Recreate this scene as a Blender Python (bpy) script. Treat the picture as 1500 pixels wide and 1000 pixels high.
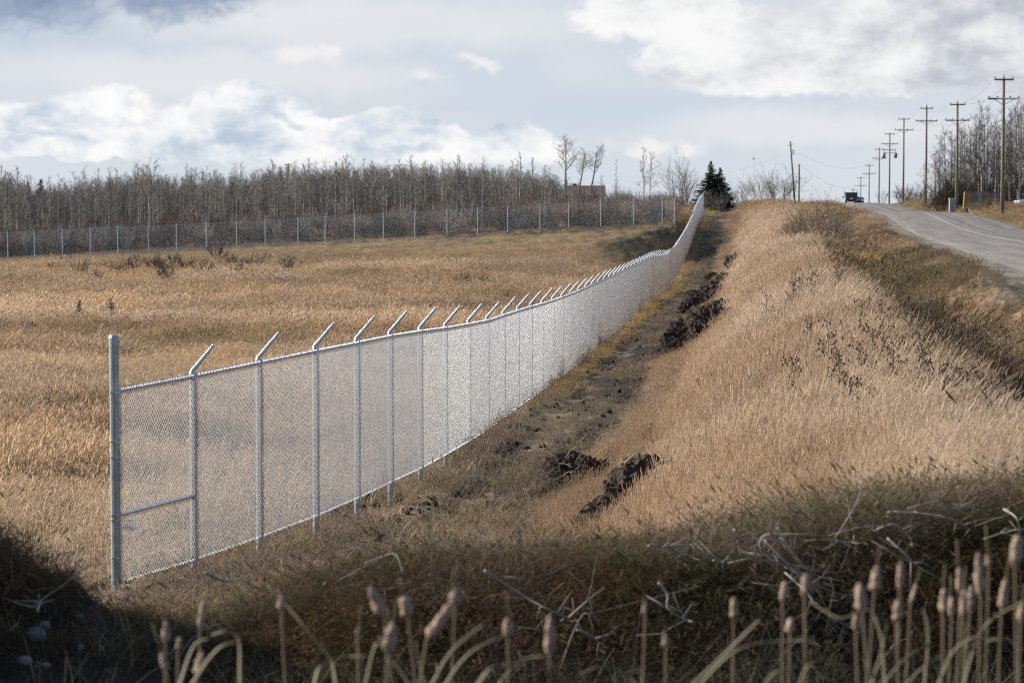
import bpy, bmesh, math, random
import numpy as np
from mathutils import Vector, Matrix, Euler

R = math.radians
for o in list(bpy.data.objects):
    bpy.data.objects.remove(o)
scene = bpy.context.scene
COL = scene.collection

# ------------------------------------------------------------------ camera
F = 3541.0                      # focal length in pixels of the 1500 wide photograph (85 mm lens)
TILT = math.atan(200 / F)
cd = bpy.data.cameras.new('camera')
cam = bpy.data.objects.new('camera', cd)
COL.objects.link(cam)
cam.location = (0, 0, 0)
cam.rotation_euler = (R(90) - TILT, 0, 0)
cd.sensor_width = 36
cd.lens = 36 * F / 1500
cd.clip_start = 0.5
cd.clip_end = 20000
cd.dof.use_dof = True
cd.dof.focus_distance = 42
cd.dof.aperture_fstop = 4.6
scene.camera = cam

# ------------------------------------------------------------------ light
SUN_EL, SUN_AZ = 25.0, -71.0    # azimuth from the view direction (+Y), negative = left
sd = bpy.data.lights.new('sun', 'SUN')
sd.energy = 5.0
sd.angle = R(0.55)
sd.color = (1.0, 0.93, 0.82)
sun = bpy.data.objects.new('sun', sd)
COL.objects.link(sun)
sv = Vector((math.sin(R(SUN_AZ)) * math.cos(R(SUN_EL)), math.cos(R(SUN_AZ)) * math.cos(R(SUN_EL)), math.sin(R(SUN_EL))))
sun.rotation_euler = (-sv).to_track_quat('-Z', 'Y').to_euler()
sun.location = sv * 50

vs = scene.view_settings
vs.view_transform = 'Standard'
vs.look = 'None'
vs.exposure = 1.15
vs.gamma = 1
scene.cycles.max_bounces = 5
scene.cycles.diffuse_bounces = 2
scene.cycles.glossy_bounces = 2
scene.cycles.transparent_max_bounces = 6
scene.cycles.use_denoising = False
scene.cycles.sample_clamp_indirect = 3.0
scene.cycles.sample_clamp_direct = 6.0
scene.cycles.filter_width = 1.15

# ------------------------------------------------------------------ sky
def build_world():
    w = bpy.data.worlds.new('World')
    scene.world = w
    w.use_nodes = True
    nt = w.node_tree
    nt.nodes.clear()
    L = nt.links

    def val(s, x):
        if isinstance(x, (int, float)):
            s.default_value = x
        else:
            L.new(x, s)

    def m(op, a, b=None, c=None, clamp=False):
        n = nt.nodes.new('ShaderNodeMath')
        n.operation = op
        n.use_clamp = clamp
        val(n.inputs[0], a)
        if b is not None: val(n.inputs[1], b)
        if c is not None: val(n.inputs[2], c)
        return n.outputs[0]

    def sm(x, a, b):
        n = nt.nodes.new('ShaderNodeMapRange')
        n.interpolation_type = 'SMOOTHSTEP'
        val(n.inputs[0], x)
        n.inputs[1].default_value = a
        n.inputs[2].default_value = b
        return n.outputs[0]

    def vec(x, y, z=0.0):
        n = nt.nodes.new('ShaderNodeCombineXYZ')
        val(n.inputs[0], x); val(n.inputs[1], y); val(n.inputs[2], z)
        return n.outputs[0]

    def noise(v, scale, detail=6, rough=0.55, dist=0.0):
        n = nt.nodes.new('ShaderNodeTexNoise')
        L.new(v, n.inputs['Vector'])
        n.inputs['Scale'].default_value = scale
        n.inputs['Detail'].default_value = detail
        n.inputs['Roughness'].default_value = rough
        n.inputs['Distortion'].default_value = dist
        return n.outputs[0]

    def mix(f, a, b):
        n = nt.nodes.new('ShaderNodeMix')
        n.data_type = 'RGBA'
        val(n.inputs[0], f)
        for s, x in ((n.inputs[6], a), (n.inputs[7], b)):
            if isinstance(x, tuple):
                s.default_value = (*x, 1)
            else:
                L.new(x, s)
        return n.outputs[2]

    sky = nt.nodes.new('ShaderNodeTexSky')
    sky.sky_type = 'NISHITA'
    sky.sun_disc = False
    sky.sun_elevation = R(SUN_EL)
    sky.sun_rotation = R(SUN_AZ)
    sky.air_density = 1.0
    sky.dust_density = 0.8
    tc = nt.nodes.new('ShaderNodeTexCoord')
    sp = nt.nodes.new('ShaderNodeSeparateXYZ')
    L.new(tc.outputs['Generated'], sp.inputs[0])
    x, y, z = sp.outputs
    U = m('MULTIPLY', m('ARCTAN2', x, y), F / 1000)
    hz = m('SQRT', m('ADD', m('MULTIPLY', x, x), m('MULTIPLY', y, y)))
    el = m('ARCTAN2', z, hz)
    V = m('MULTIPLY', el, F / 1000)
    P = vec(U, m('MULTIPLY', V, 1.35), 3.7)
    # domain warp so that cloud edges billow
    wn = noise(P, 14, 5, 0.6)
    wn2 = noise(vec(U, V, 9.1), 11, 5, 0.6)
    Uw = m('ADD', U, m('MULTIPLY', m('SUBTRACT', wn, 0.5), 0.085))
    Vw = m('ADD', V, m('MULTIPLY', m('SUBTRACT', wn2, 0.5), 0.06))

    def blobs(lst, uu=Uw, vv=Vw):
        out = None
        for cx, cy, rx, ry in lst:
            a = m('MULTIPLY', m('SUBTRACT', uu, (cx - 750) / 1000), 1000 / rx)
            b = m('MULTIPLY', m('SUBTRACT', vv, (300 - cy) / 1000), 1000 / ry)
            d = m('SUBTRACT', 1.0, m('SQRT', m('ADD', m('MULTIPLY', a, a), m('MULTIPLY', b, b))))
            out = d if out is None else m('SMOOTH_MAX', out, d, 0.12)
        return out

    fine = noise(vec(U, m('MULTIPLY', V, 1.25), 1.3), 20, 9, 0.66, 0.3)
    mid = noise(vec(U, m('MULTIPLY', V, 1.8), 5.3), 7.5, 6, 0.6)
    big = noise(vec(m('MULTIPLY', U, 0.7), m('MULTIPLY', V, 2.2), 2.2), 3.0, 4, 0.5)

    # clear air with a milky veil
    grad = sm(V, 0.0, 0.30)
    base = mix(grad, (0.655, 0.715, 0.785), (0.575, 0.655, 0.755))
    veil = sm(m('ADD', big, m('MULTIPLY', m('SUBTRACT', fine, 0.5), 0.10)), 0.36, 0.66)
    base = mix(m('MULTIPLY', veil, 0.8), base, (0.735, 0.76, 0.80))
    base = mix(m('MULTIPLY', sm(blobs([(560, 40, 480, 60), (300, 110, 420, 55), (1150, 190, 320, 40)]), 0.0, 0.7), 0.65), base, (0.84, 0.85, 0.865))
    base = mix(m('MULTIPLY', sm(blobs([(900, 165, 190, 50), (720, 110, 130, 60)], U, V), 0.0, 0.8), 0.5), base, (0.57, 0.675, 0.785))

    # bank of cumulus low on the left
    A = blobs([(-60, 190, 110, 50), (40, 192, 95, 46), (165, 182, 105, 58), (270, 195, 90, 44), (355, 178, 95, 58), (420, 185, 60, 40),
               (505, 205, 80, 34), (570, 200, 75, 40), (650, 218, 80, 36), (755, 214, 66, 36), (805, 220, 40, 22),
               (450, 228, 330, 20), (100, 222, 190, 20)])
    Ad = sm(m('ADD', A, m('MULTIPLY', m('SUBTRACT', fine, 0.5), 0.85)), -0.02, 0.20)
    ash = sm(m('ADD', m('ADD', mid, m('MULTIPLY', m('SUBTRACT', fine, 0.5), 0.35)), m('MULTIPLY', sm(blobs([(340, 208, 60, 16), (620, 215, 55, 14), (90, 205, 80, 14), (430, 180, 28, 10)]), 0, 0.9), 0.16)), 0.38, 0.76)
    acol = mix(ash, (0.99, 0.985, 0.975), (0.50, 0.60, 0.72))
    c = mix(m('MULTIPLY', Ad, m('SUBTRACT', 1.0, m('MULTIPLY', sm(V, 0.075, 0.045), 0.75))), base, acol)

    # large ragged cloud on the right
    C = blobs([(960, 20, 130, 50), (1080, 60, 150, 60), (1010, 90, 100, 45), (1180, 90, 160, 60), (1120, 125, 150, 26), (1330, 60, 190, 85), (1300, 120, 160, 24), (1480, 60, 160, 100), (1600, 50, 160, 100)])
    Cd = sm(m('ADD', C, m('MULTIPLY', m('SUBTRACT', fine, 0.5), 1.0)), -0.04, 0.34)
    csh = sm(m('ADD', m('ADD', mid, m('MULTIPLY', m('SUBTRACT', fine, 0.5), 0.3)), m('MULTIPLY', sm(U, 0.25, 0.78), 0.15)), 0.38, 0.88)
    ccol = mix(csh, (0.98, 0.975, 0.965), (0.43, 0.47, 0.545))
    c = mix(m('MULTIPLY', Cd, 0.92), c, ccol)

    # slate cloud in the upper left corner
    B = blobs([(60, -12, 200, 72), (240, -16, 160, 64), (340, -18, 80, 52), (-150, -10, 200, 70)])
    Bd = sm(m('ADD', B, m('MULTIPLY', m('SUBTRACT', fine, 0.5), 1.1)), -0.05, 0.55)
    bcol = mix(sm(mid, 0.35, 0.7), (0.20, 0.28, 0.41), (0.36, 0.45, 0.58))
    c = mix(m('MULTIPLY', Bd, 0.9), c, bcol)

    # small scraps
    D = blobs([(450, 84, 62, 22), (478, 74, 34, 16), (618, 118, 32, 18), (700, 92, 50, 12), (950, 218, 70, 22), (1005, 222, 40, 16)])
    Dd = sm(m('ADD', D, m('MULTIPLY', m('SUBTRACT', fine, 0.5), 2.0)), 0.05, 0.9)
    c = mix(m('MULTIPLY', Dd, 0.9), c, (0.90, 0.895, 0.885))

    # above the picture: broken cloud thinning out to the blue sky overhead
    hi = sm(m('ADD', noise(P, 1.6, 5, 0.55), 0.0), 0.50, 0.68)
    c = mix(0.0, c, c)
    n10 = nt.nodes.new('ShaderNodeVectorMath')
    n10.operation = 'SCALE'
    L.new(c, n10.inputs[0])
    n10.inputs['Scale'].default_value = 10 * 2 ** -vs.exposure
    up = mix(m('MULTIPLY', hi, 0.35), sky.outputs[0], (3.6, 3.7, 4.0))
    back = sm(m('ABSOLUTE', U), 1.6, 4.5)
    low = m('MULTIPLY', m('SUBTRACT', 1.0, sm(el, 0.12, 0.35)), m('SUBTRACT', 1.0, m('MULTIPLY', back, 0.55)))
    fin = mix(low, up, n10.outputs[0])
    bg = nt.nodes.new('ShaderNodeBackground')
    bg.inputs['Strength'].default_value = 0.1
    L.new(fin, bg.inputs['Color'])
    out = nt.nodes.new('ShaderNodeOutputWorld')
    L.new(bg.outputs[0], out.inputs['Surface'])
    w.cycles.sampling_method = 'MANUAL'
    w.cycles.sample_map_resolution = 512
build_world()

# ------------------------------------------------------------------ helpers
rng = np.random.default_rng(7)
random.seed(11)
ct, st = math.cos(TILT), math.sin(TILT)

def at(px, py, d):
    """World point seen at photo pixel (px, py), at distance d along +Y."""
    a, b = (px - 750) / F, (500 - py) / F
    Y = ct + b * st
    s = d / Y
    return Vector((a * s, d, (-st + b * ct) * s))

def sstep(a, b, x):
    t = np.clip((np.asarray(x, float) - a) / (b - a), 0, 1)
    return t * t * (3 - 2 * t)

_perm = np.random.default_rng(3).random((256, 256))
def vnoise(x, y):
    x, y = np.asarray(x, float), np.asarray(y, float)
    xi, yi = np.floor(x).astype(int), np.floor(y).astype(int)
    fx, fy = x - xi, y - yi
    fx, fy = fx * fx * (3 - 2 * fx), fy * fy * (3 - 2 * fy)
    g = lambda i, j: _perm[i & 255, j & 255]
    return (g(xi, yi) * (1 - fx) + g(xi + 1, yi) * fx) * (1 - fy) + (g(xi, yi + 1) * (1 - fx) + g(xi + 1, yi + 1) * fx) * fy

def fbm(x, y, o=4):
    s, a, t = 0, 1.0, 0
    for i in range(o):
        s = s + a * vnoise(x * 2 ** i + 17.3 * i, y * 2 ** i + 5.1 * i)
        t += a
        a *= 0.5
    return s / t

def material(name, col, rough=0.8, metal=0.0, spec=0.3, var=0.25, scale=6.0, bump=0.0, bscale=40.0, coat=0):
    """Procedural material: colour broken up by two noises, optional bump."""
    mt = bpy.data.materials.new(name)
    mt.use_nodes = True
    nt = mt.node_tree
    b = nt.nodes['Principled BSDF']
    b.inputs['Roughness'].default_value = rough
    b.inputs['Metallic'].default_value = metal
    b.inputs['Specular IOR Level'].default_value = spec
    tc = nt.nodes.new('ShaderNodeTexCoord')
    n = nt.nodes.new('ShaderNodeTexNoise')
    n.inputs['Scale'].default_value = scale
    n.inputs['Detail'].default_value = 6
    n.inputs['Roughness'].default_value = 0.65
    nt.links.new(tc.outputs['Object'], n.inputs['Vector'])
    r = nt.nodes.new('ShaderNodeValToRGB')
    r.color_ramp.elements[0].position = 0.3
    r.color_ramp.elements[1].position = 0.7
    r.color_ramp.elements[0].color = (*[max(0, c * (1 - var)) for c in col], 1)
    r.color_ramp.elements[1].color = (*[min(1, c * (1 + var)) for c in col], 1)
    nt.links.new(n.outputs[0], r.inputs[0])
    nt.links.new(r.outputs[0], b.inputs['Base Color'])
    if bump:
        n2 = nt.nodes.new('ShaderNodeTexNoise')
        n2.inputs['Scale'].default_value = bscale
        n2.inputs['Detail'].default_value = 5
        nt.links.new(tc.outputs['Object'], n2.inputs['Vector'])
        bp = nt.nodes.new('ShaderNodeBump')
        bp.inputs['Strength'].default_value = bump
        bp.inputs['Distance'].default_value = 0.03
        nt.links.new(n2.outputs[0], bp.inputs['Height'])
        nt.links.new(bp.outputs[0], b.inputs['Normal'])
    return mt

def mesh_obj(name, verts, faces, mat, parent=None, smooth=False, loc=None):
    me = bpy.data.meshes.new(name)
    me.from_pydata([tuple(v) for v in verts], [], [tuple(f) for f in faces])
    if smooth:
        me.polygons.foreach_set('use_smooth', [True] * len(me.polygons))
    me.materials.append(mat)
    me.update()
    o = bpy.data.objects.new(name, me)
    COL.objects.link(o)
    if parent is not None: o.parent = parent
    if loc is not None: o.location = loc
    return o

def np_mesh(name, V, Fq, mat, smooth=False):
    """mesh from numpy vertex array and (n, k) face array"""
    me = bpy.data.meshes.new(name)
    k = Fq.shape[1]
    me.vertices.add(len(V)); me.loops.add(Fq.size); me.polygons.add(len(Fq))
    me.vertices.foreach_set('co', np.asarray(V, np.float32).ravel())
    me.loops.foreach_set('vertex_index', Fq.astype(np.int32).ravel())
    me.polygons.foreach_set('loop_start', (np.arange(len(Fq)) * k).astype(np.int32))
    me.polygons.foreach_set('loop_total', np.full(len(Fq), k, np.int32))
    if smooth:
        me.polygons.foreach_set('use_smooth', np.ones(len(Fq), bool))
    me.materials.append(mat)
    me.update(calc_edges=True)
    return me

class MB:
    """collects boxes, tubes and prisms into one mesh"""
    def __init__(self): self.v, self.f = [], []
    def add(self, v, f):
        n = len(self.v)
        self.v += [tuple(p) for p in v]
        self.f += [tuple(i + n for i in q) for q in f]
        return self
    def box(self, c, s, M=None, taper=1.0):
        c, s = Vector(c), Vector(s) / 2
        pts = []
        for z in (-1, 1):
            k = taper if z > 0 else 1
            for x, y in ((-1, -1), (1, -1), (1, 1), (-1, 1)):
                p = Vector((x * s.x * k, y * s.y * k, z * s.z))
                pts.append((M @ p if M else p) + c)
        return self.add(pts, [(3, 2, 1, 0), (4, 5, 6, 7), (0, 1, 5, 4), (1, 2, 6, 5), (2, 3, 7, 6), (3, 0, 4, 7)])
    def tube(self, pts, radii, sides=6, cap=True):
        pts = [Vector(p) for p in pts]
        if not isinstance(radii, (list, tuple)): radii = [radii] * len(pts)
        n0 = len(self.v)
        ref = None
        for i, p in enumerate(pts):
            t = (pts[min(i + 1, len(pts) - 1)] - pts[max(i - 1, 0)])
            if t.length < 1e-9: t = Vector((0, 0, 1))
            t.normalize()
            if ref is None:
                ref = Vector((1, 0, 0)) if abs(t.x) < 0.8 else Vector((0, 1, 0))
            a = (ref - t * ref.dot(t)).normalized()
            ref = a
            b = t.cross(a)
            for k in range(sides):
                w = 2 * math.pi * k / sides
                self.v.append(tuple(p + (a * math.cos(w) + b * math.sin(w)) * radii[i]))
        for i in range(len(pts) - 1):
            for k in range(sides):
                q, r = n0 + i * sides, n0 + (i + 1) * sides
                k2 = (k + 1) % sides
                self.f.append((q + k, q + k2, r + k2, r + k))
        if cap and sides > 2:
            self.f.append(tuple(n0 + k for k in reversed(range(sides))))
            e = n0 + (len(pts) - 1) * sides
            self.f.append(tuple(e + k for k in range(sides)))
        return self
    def prism(self, poly, y0, y1, axis='y'):
        """extrude a polygon given in (x, z) along y"""
        n = len(poly)
        if axis == 'y':
            v = [(p[0], y0, p[1]) for p in poly] + [(p[0], y1, p[1]) for p in poly]
        else:
            v = [(y0, p[0], p[1]) for p in poly] + [(y1, p[0], p[1]) for p in poly]
        f = [tuple(range(n)), tuple(reversed(range(n, 2 * n)))]
        f += [(i, i + n, (i + 1) % n + n, (i + 1) % n) for i in range(n)]
        return self.add(v, f)
    def build(self, name, mat, parent=None, smooth=False, loc=None):
        return mesh_obj(name, self.v, self.f, mat, parent, smooth, loc)

def tag(o, label, cat, group=None, kind=None):
    o['label'] = label
    if cat: o['category'] = cat
    if group: o['group'] = group
    if kind: o['kind'] = kind
    return o

def thing(name, label, cat, loc=(0, 0, 0), rz=0.0, group=None):
    o = bpy.data.objects.new(name, None)
    o.empty_display_size = 0.3
    COL.objects.link(o)
    o.location = loc
    o.rotation_euler = (0, 0, rz)
    return tag(o, label, cat, group)

def copy_tree(o, parent=None):
    c = o.copy()
    COL.objects.link(c)
    if parent is not None: c.parent = parent
    for ch in list(o.children):
        copy_tree(ch, c)
    return c

ORD = ['first', 'second', 'third', 'fourth', 'fifth', 'sixth', 'seventh', 'eighth', 'ninth', 'tenth', 'eleventh', 'twelfth', 'thirteenth',
       'fourteenth', 'fifteenth', 'sixteenth', 'seventeenth', 'eighteenth', 'nineteenth', 'twentieth', 'twenty-first', 'twenty-second',
       'twenty-third', 'twenty-fourth', 'twenty-fifth', 'twenty-sixth', 'twenty-seventh', 'twenty-eighth', 'twenty-ninth', 'thirtieth']

# ------------------------------------------------------------------ terrain
def ip(x, xs, ys):
    x = np.asarray(x, float)
    return sum(np.interp(x * k, xs, ys) for k in (0.95, 0.975, 1.0, 1.025, 1.05)) / 5

def x_line(Z): return -0.85 + 0.1 * (np.asarray(Z, float) - 47)          # straight line of the fence
def x_fence(Z):
    return x_line(Z) + np.interp(Z, [20, 28.6, 29.9, 31.5, 33.3, 35.4, 37.6, 40], [-3.0, -2.03, -1.40, -0.91, -0.50, -0.27, -0.11, 0])
def x_road(Z):  return np.interp(Z, [-400, 40, 68.6, 166, 215, 450, 3000], [-46.4, 10.8, 14.5, 27.2, 33.2, 61, 361])
RW = 7.8
def z_road(Z):
    return ip(Z, [-1000, 20, 68, 150, 175, 200, 232, 262, 300, 360, 450, 520, 700, 1000, 3000], [-1.9, -1.95, -1.9, -1.95, -1.75, -1.25, -0.72, -0.95, -1.05, -0.4, 0.36, 0.2, -3, -9, -25])
def z_fence(Z):
    return ip(Z, [-1000, 15, 28.6, 47, 53.5, 60, 66.6, 76.8, 93.6, 108.6, 127, 140, 152, 160, 172, 189, 209, 221, 240, 262, 315, 380, 460, 700, 1000, 3000],
              [-4.3, -4.45, -4.62, -4.72, -4.78, -4.87, -4.98, -5.06, -5.13, -5.16, -5.15, -5.32, -5.6, -5.56, -5.2, -4.65, -3.75, -3.05, -1.85, -1.2, -0.75, -0.22, 0.0, -3, -9, -25])

def ground(X, Z, bumps=True):
    X, Z = np.asarray(X, float), np.asarray(Z, float)
    u = X - x_line(Z)
    zf = z_fence(Z)
    # meadow on the left
    zfield = -4.9 + sstep(140, 207, Z) * (0.2 + 2.9 * np.clip((X + 43.8) / 56.7, -0.4, 1.1)) + 0.022 * np.clip(Z - 207, 0, 140) - 0.02 * np.clip(Z - 420, 0, 900)
    zfield = np.where(Z > 235, np.minimum(zfield, np.maximum(-0.9, zfield - 8 * sstep(235, 300, Z))), zfield)
    uf = X - x_fence(Z)
    fz = sstep(176, 204, Z)
    z = zfield + (zf - zfield) * sstep(0, 1, (uf + 8 - 5.9 * fz) / (7 - 5.2 * fz))
    # bank rising to the ridge
    zr = ip(Z, [-1000, 0, 15, 22, 50, 70, 118, 180, 250, 330, 450, 700, 1000, 3000], [-2.4, -2.4, -2.45, -2.6, -2.72, -2.72, -2.15, -1.6, -0.8, -0.25, 0.05, -3, -9, -25])
    wob = 0.7 * (fbm(Z * 0.13, X * 0.0 + 2.2, 3) - 0.5)
    z = z + (zr - z) * sstep(2.7 + wob, 7.4 + wob * 0.5, u)
    # ditch and road bank
    xr = x_road(Z)
    ue = xr - 1.3 - x_line(Z)
    zro = z_road(Z)
    zd = np.minimum(ip(Z, [0, 50, 118, 200, 260, 330, 450, 1000, 3000], [-3.1, -3.05, -2.85, -2.2, -1.5, -0.9, -0.4, -10, -26]), zro - 0.15)
    ud = 8.1 + 0.45 * (ue - 8.1)
    z = z + (zd - z) * sstep(8.1, np.maximum(ud, 8.4), u)
    z = z + (zro - 0.03 - z) * sstep(ud, ue, u)
    # right of the road
    rr = X - (xr + RW)
    z = z + sstep(0.8, 4.5, rr) * (0.10 + 0.25 * sstep(6, 30, rr)) - 0.25 * sstep(0.6, 2.2, rr) * (1 - sstep(2.2, 4.5, rr))
    # near bank, hollow and wet ditch in front of it
    pxx = 750 + F * X / np.maximum(Z, 9.0)
    pb = 750 + F * X / 13.0
    yb = np.interp(pb, [-2500, -500, -200, -30, 40, 75, 120, 200, 300, 350, 450, 600, 750, 900, 1050, 1200, 1350, 1500, 1900, 3500],
                   [760, 790, 850, 872, 884, 892, 924, 942, 938, 922, 896, 868, 858, 850, 840, 816, 792, 768, 750, 740])
    zb = -(yb - 300) * 13.0 / F
    right = sstep(0.5, 6.5, u)
    nz = sstep(13.2, 17.2 + 4.0 * right, Z)
    z = zb + (z - zb) * nz
    hol = 1 - sstep(-1.75, -1.35, X)
    zlow = -2.55 + 0.22 * hol
    face = sstep(11.6, 12.9, Z + 0.25 * (fbm(X * 1.7, Z * 1.7, 3) - 0.5))
    z = np.where(Z < 13.2, zlow + (z - zlow) * face, z)
    z = z + (0.98 + 0.9 * (fbm(X * 2.2, Z * 2.2, 4) - 0.5)) * np.exp(-((X + 3.95) / 0.75) ** 2 - ((Z - 12.4) / 3.4) ** 2)      # mound left of the hollow, raised and stretched out of view to shade it
    # the side the camera stands on
    z = z + (-1.75 - z) * (1 - sstep(4.6, 7.2, Z))
    if bumps:
        onroad = sstep(-1.6, -0.6, X - xr) * (1 - sstep(0.6, 2.0, rr))
        fld = (1 - sstep(-3, 0, uf))
        trk = sstep(-0.5, 0.6, uf) * (1 - sstep(2.6, 4.2, u)) * sstep(24, 32, Z)
        a = 0.05 + 0.14 * fld + 0.10 * sstep(4, 7, u)
        z = z + (1 - onroad) * a * (fbm(X * 0.35, Z * 0.2, 3) - 0.5) * 2 * sstep(13, 26, Z)
        z = z + (1 - onroad) * trk * 0.16 * (fbm(X * 2.6, Z * 1.2, 3) - 0.5)
        rut = np.exp(-((u - 1.0) / 0.28) ** 2) + np.exp(-((u - 2.45) / 0.28) ** 2)
        z = z - 0.07 * rut * trk
        z = z + (1 - sstep(14, 20, Z)) * (0.10 + 0.12 * (X < -1.2)) * (fbm(X * 4.1, Z * 4.1, 4) - 0.5) * sstep(7, 11, Z)
    return z

def gz(X, Z): return float(ground(np.array([X]), np.array([Z]))[0])
def hit(px, py):
    """First ground point along the sight line of a photo pixel."""
    a, b = (px - 750) / F, (500 - py) / F
    Y = ct + b * st
    Zs = np.concatenate([np.arange(10.5, 60, 0.08), np.arange(60, 200, 0.3), np.arange(200, 900, 1.0)])
    X = a / Y * Zs
    zz = (-st + b * ct) / Y * Zs
    k = np.argmax(zz <= ground(X, Zs))
    return Vector((X[k], Zs[k], gz(X[k], Zs[k])))
def stand(px, d, dz=0.0):
    """Point on the ground in the vertical plane through photo column px at distance d."""
    X = (px - 750) / F * d
    return Vector((X, d, gz(X, d) + dz))

def lerp(a, b, t):
    return np.asarray(a) + (np.asarray(b) - np.asarray(a)) * np.asarray(t)[..., None]

def ground_colour(X, Z):
    u = X - x_line(Z); uf = X - x_fence(Z)
    n1 = fbm(X * 0.5, Z * 0.28, 4); n2 = fbm(X * 1.9 + 40, Z * 0.9 + 11, 4); n3 = fbm(X * 0.16 + 9, Z * 0.09, 3)
    tan, brown, soil, olive = (0.23, 0.15, 0.08), (0.14, 0.09, 0.055), (0.045, 0.035, 0.027), (0.13, 0.10, 0.06)
    c = lerp(tan, brown, sstep(0.35, 0.7, n1))
    # bare strip before the far fence
    ff = sstep(168, 200, Z + 14 * (n3 - 0.5)) * (1 - sstep(222, 235, Z)) * (1 - sstep(-2, 0, uf))
    c = lerp(c, lerp((0.17, 0.13, 0.06), soil, sstep(0.42, 0.62, n2)), ff * 0.85)
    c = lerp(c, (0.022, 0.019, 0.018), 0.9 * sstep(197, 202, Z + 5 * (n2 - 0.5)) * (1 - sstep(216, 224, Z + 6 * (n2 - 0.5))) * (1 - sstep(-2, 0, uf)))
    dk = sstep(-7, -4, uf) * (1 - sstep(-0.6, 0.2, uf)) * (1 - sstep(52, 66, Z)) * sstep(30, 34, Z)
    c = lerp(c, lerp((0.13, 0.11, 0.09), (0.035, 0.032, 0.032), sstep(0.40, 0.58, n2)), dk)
    # corner of the meadow by the terminal post
    nearl = (1 - sstep(-1.5, 0.3, uf)) * (1 - sstep(31, 37, Z + 5 * (n1 - 0.5)))
    c = lerp(c, lerp((0.15, 0.118, 0.08), (0.05, 0.042, 0.034), sstep(0.36, 0.55, n2)), nearl)
    # track along the fence
    trk = sstep(-0.35, 0.15, uf) * (1 - sstep(2.7, 4.0, u + 1.2 * (n1 - 0.5)))
    tc = lerp((0.20, 0.155, 0.105), soil, sstep(0.28, 0.47, n2 + 0.16 * np.exp(-((u - 2.2) / 0.9) ** 2) + 0.10 * sstep(50, 75, Z) - 0.05))
    tc = lerp(tc, olive, sstep(0.54, 0.68, n1) * 0.7)
    tc = lerp(tc, (0.26, 0.17, 0.05), 0.45 * np.exp(-((uf - 0.35) / 0.4) ** 2) * sstep(60, 110, Z))
    c = lerp(c, tc, trk * sstep(20, 26, Z))
    pale = np.exp(-((uf - 0.0) / 0.45) ** 2) * (1 - sstep(31, 35, Z)) * sstep(26.5, 28.5, Z)
    c = lerp(c, (0.42, 0.42, 0.43), 0.8 * pale * sstep(0.35, 0.55, n2))
    # road shoulders
    dr = np.minimum(X - (x_road(Z) - 1.6), x_road(Z) + RW + 1.6 - X)
    c = lerp(c, lerp((0.20, 0.175, 0.15), (0.11, 0.095, 0.08), sstep(0.35, 0.65, n2)), sstep(-0.5 , 0.4, dr + 1.2 * (n2 - 0.5)) * sstep(20, 30, Z))
    # near bank: dark soil, with the foreground shade put into its albedo
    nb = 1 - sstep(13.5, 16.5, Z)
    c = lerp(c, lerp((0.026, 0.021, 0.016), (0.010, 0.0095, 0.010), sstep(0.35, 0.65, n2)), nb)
    return c

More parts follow.
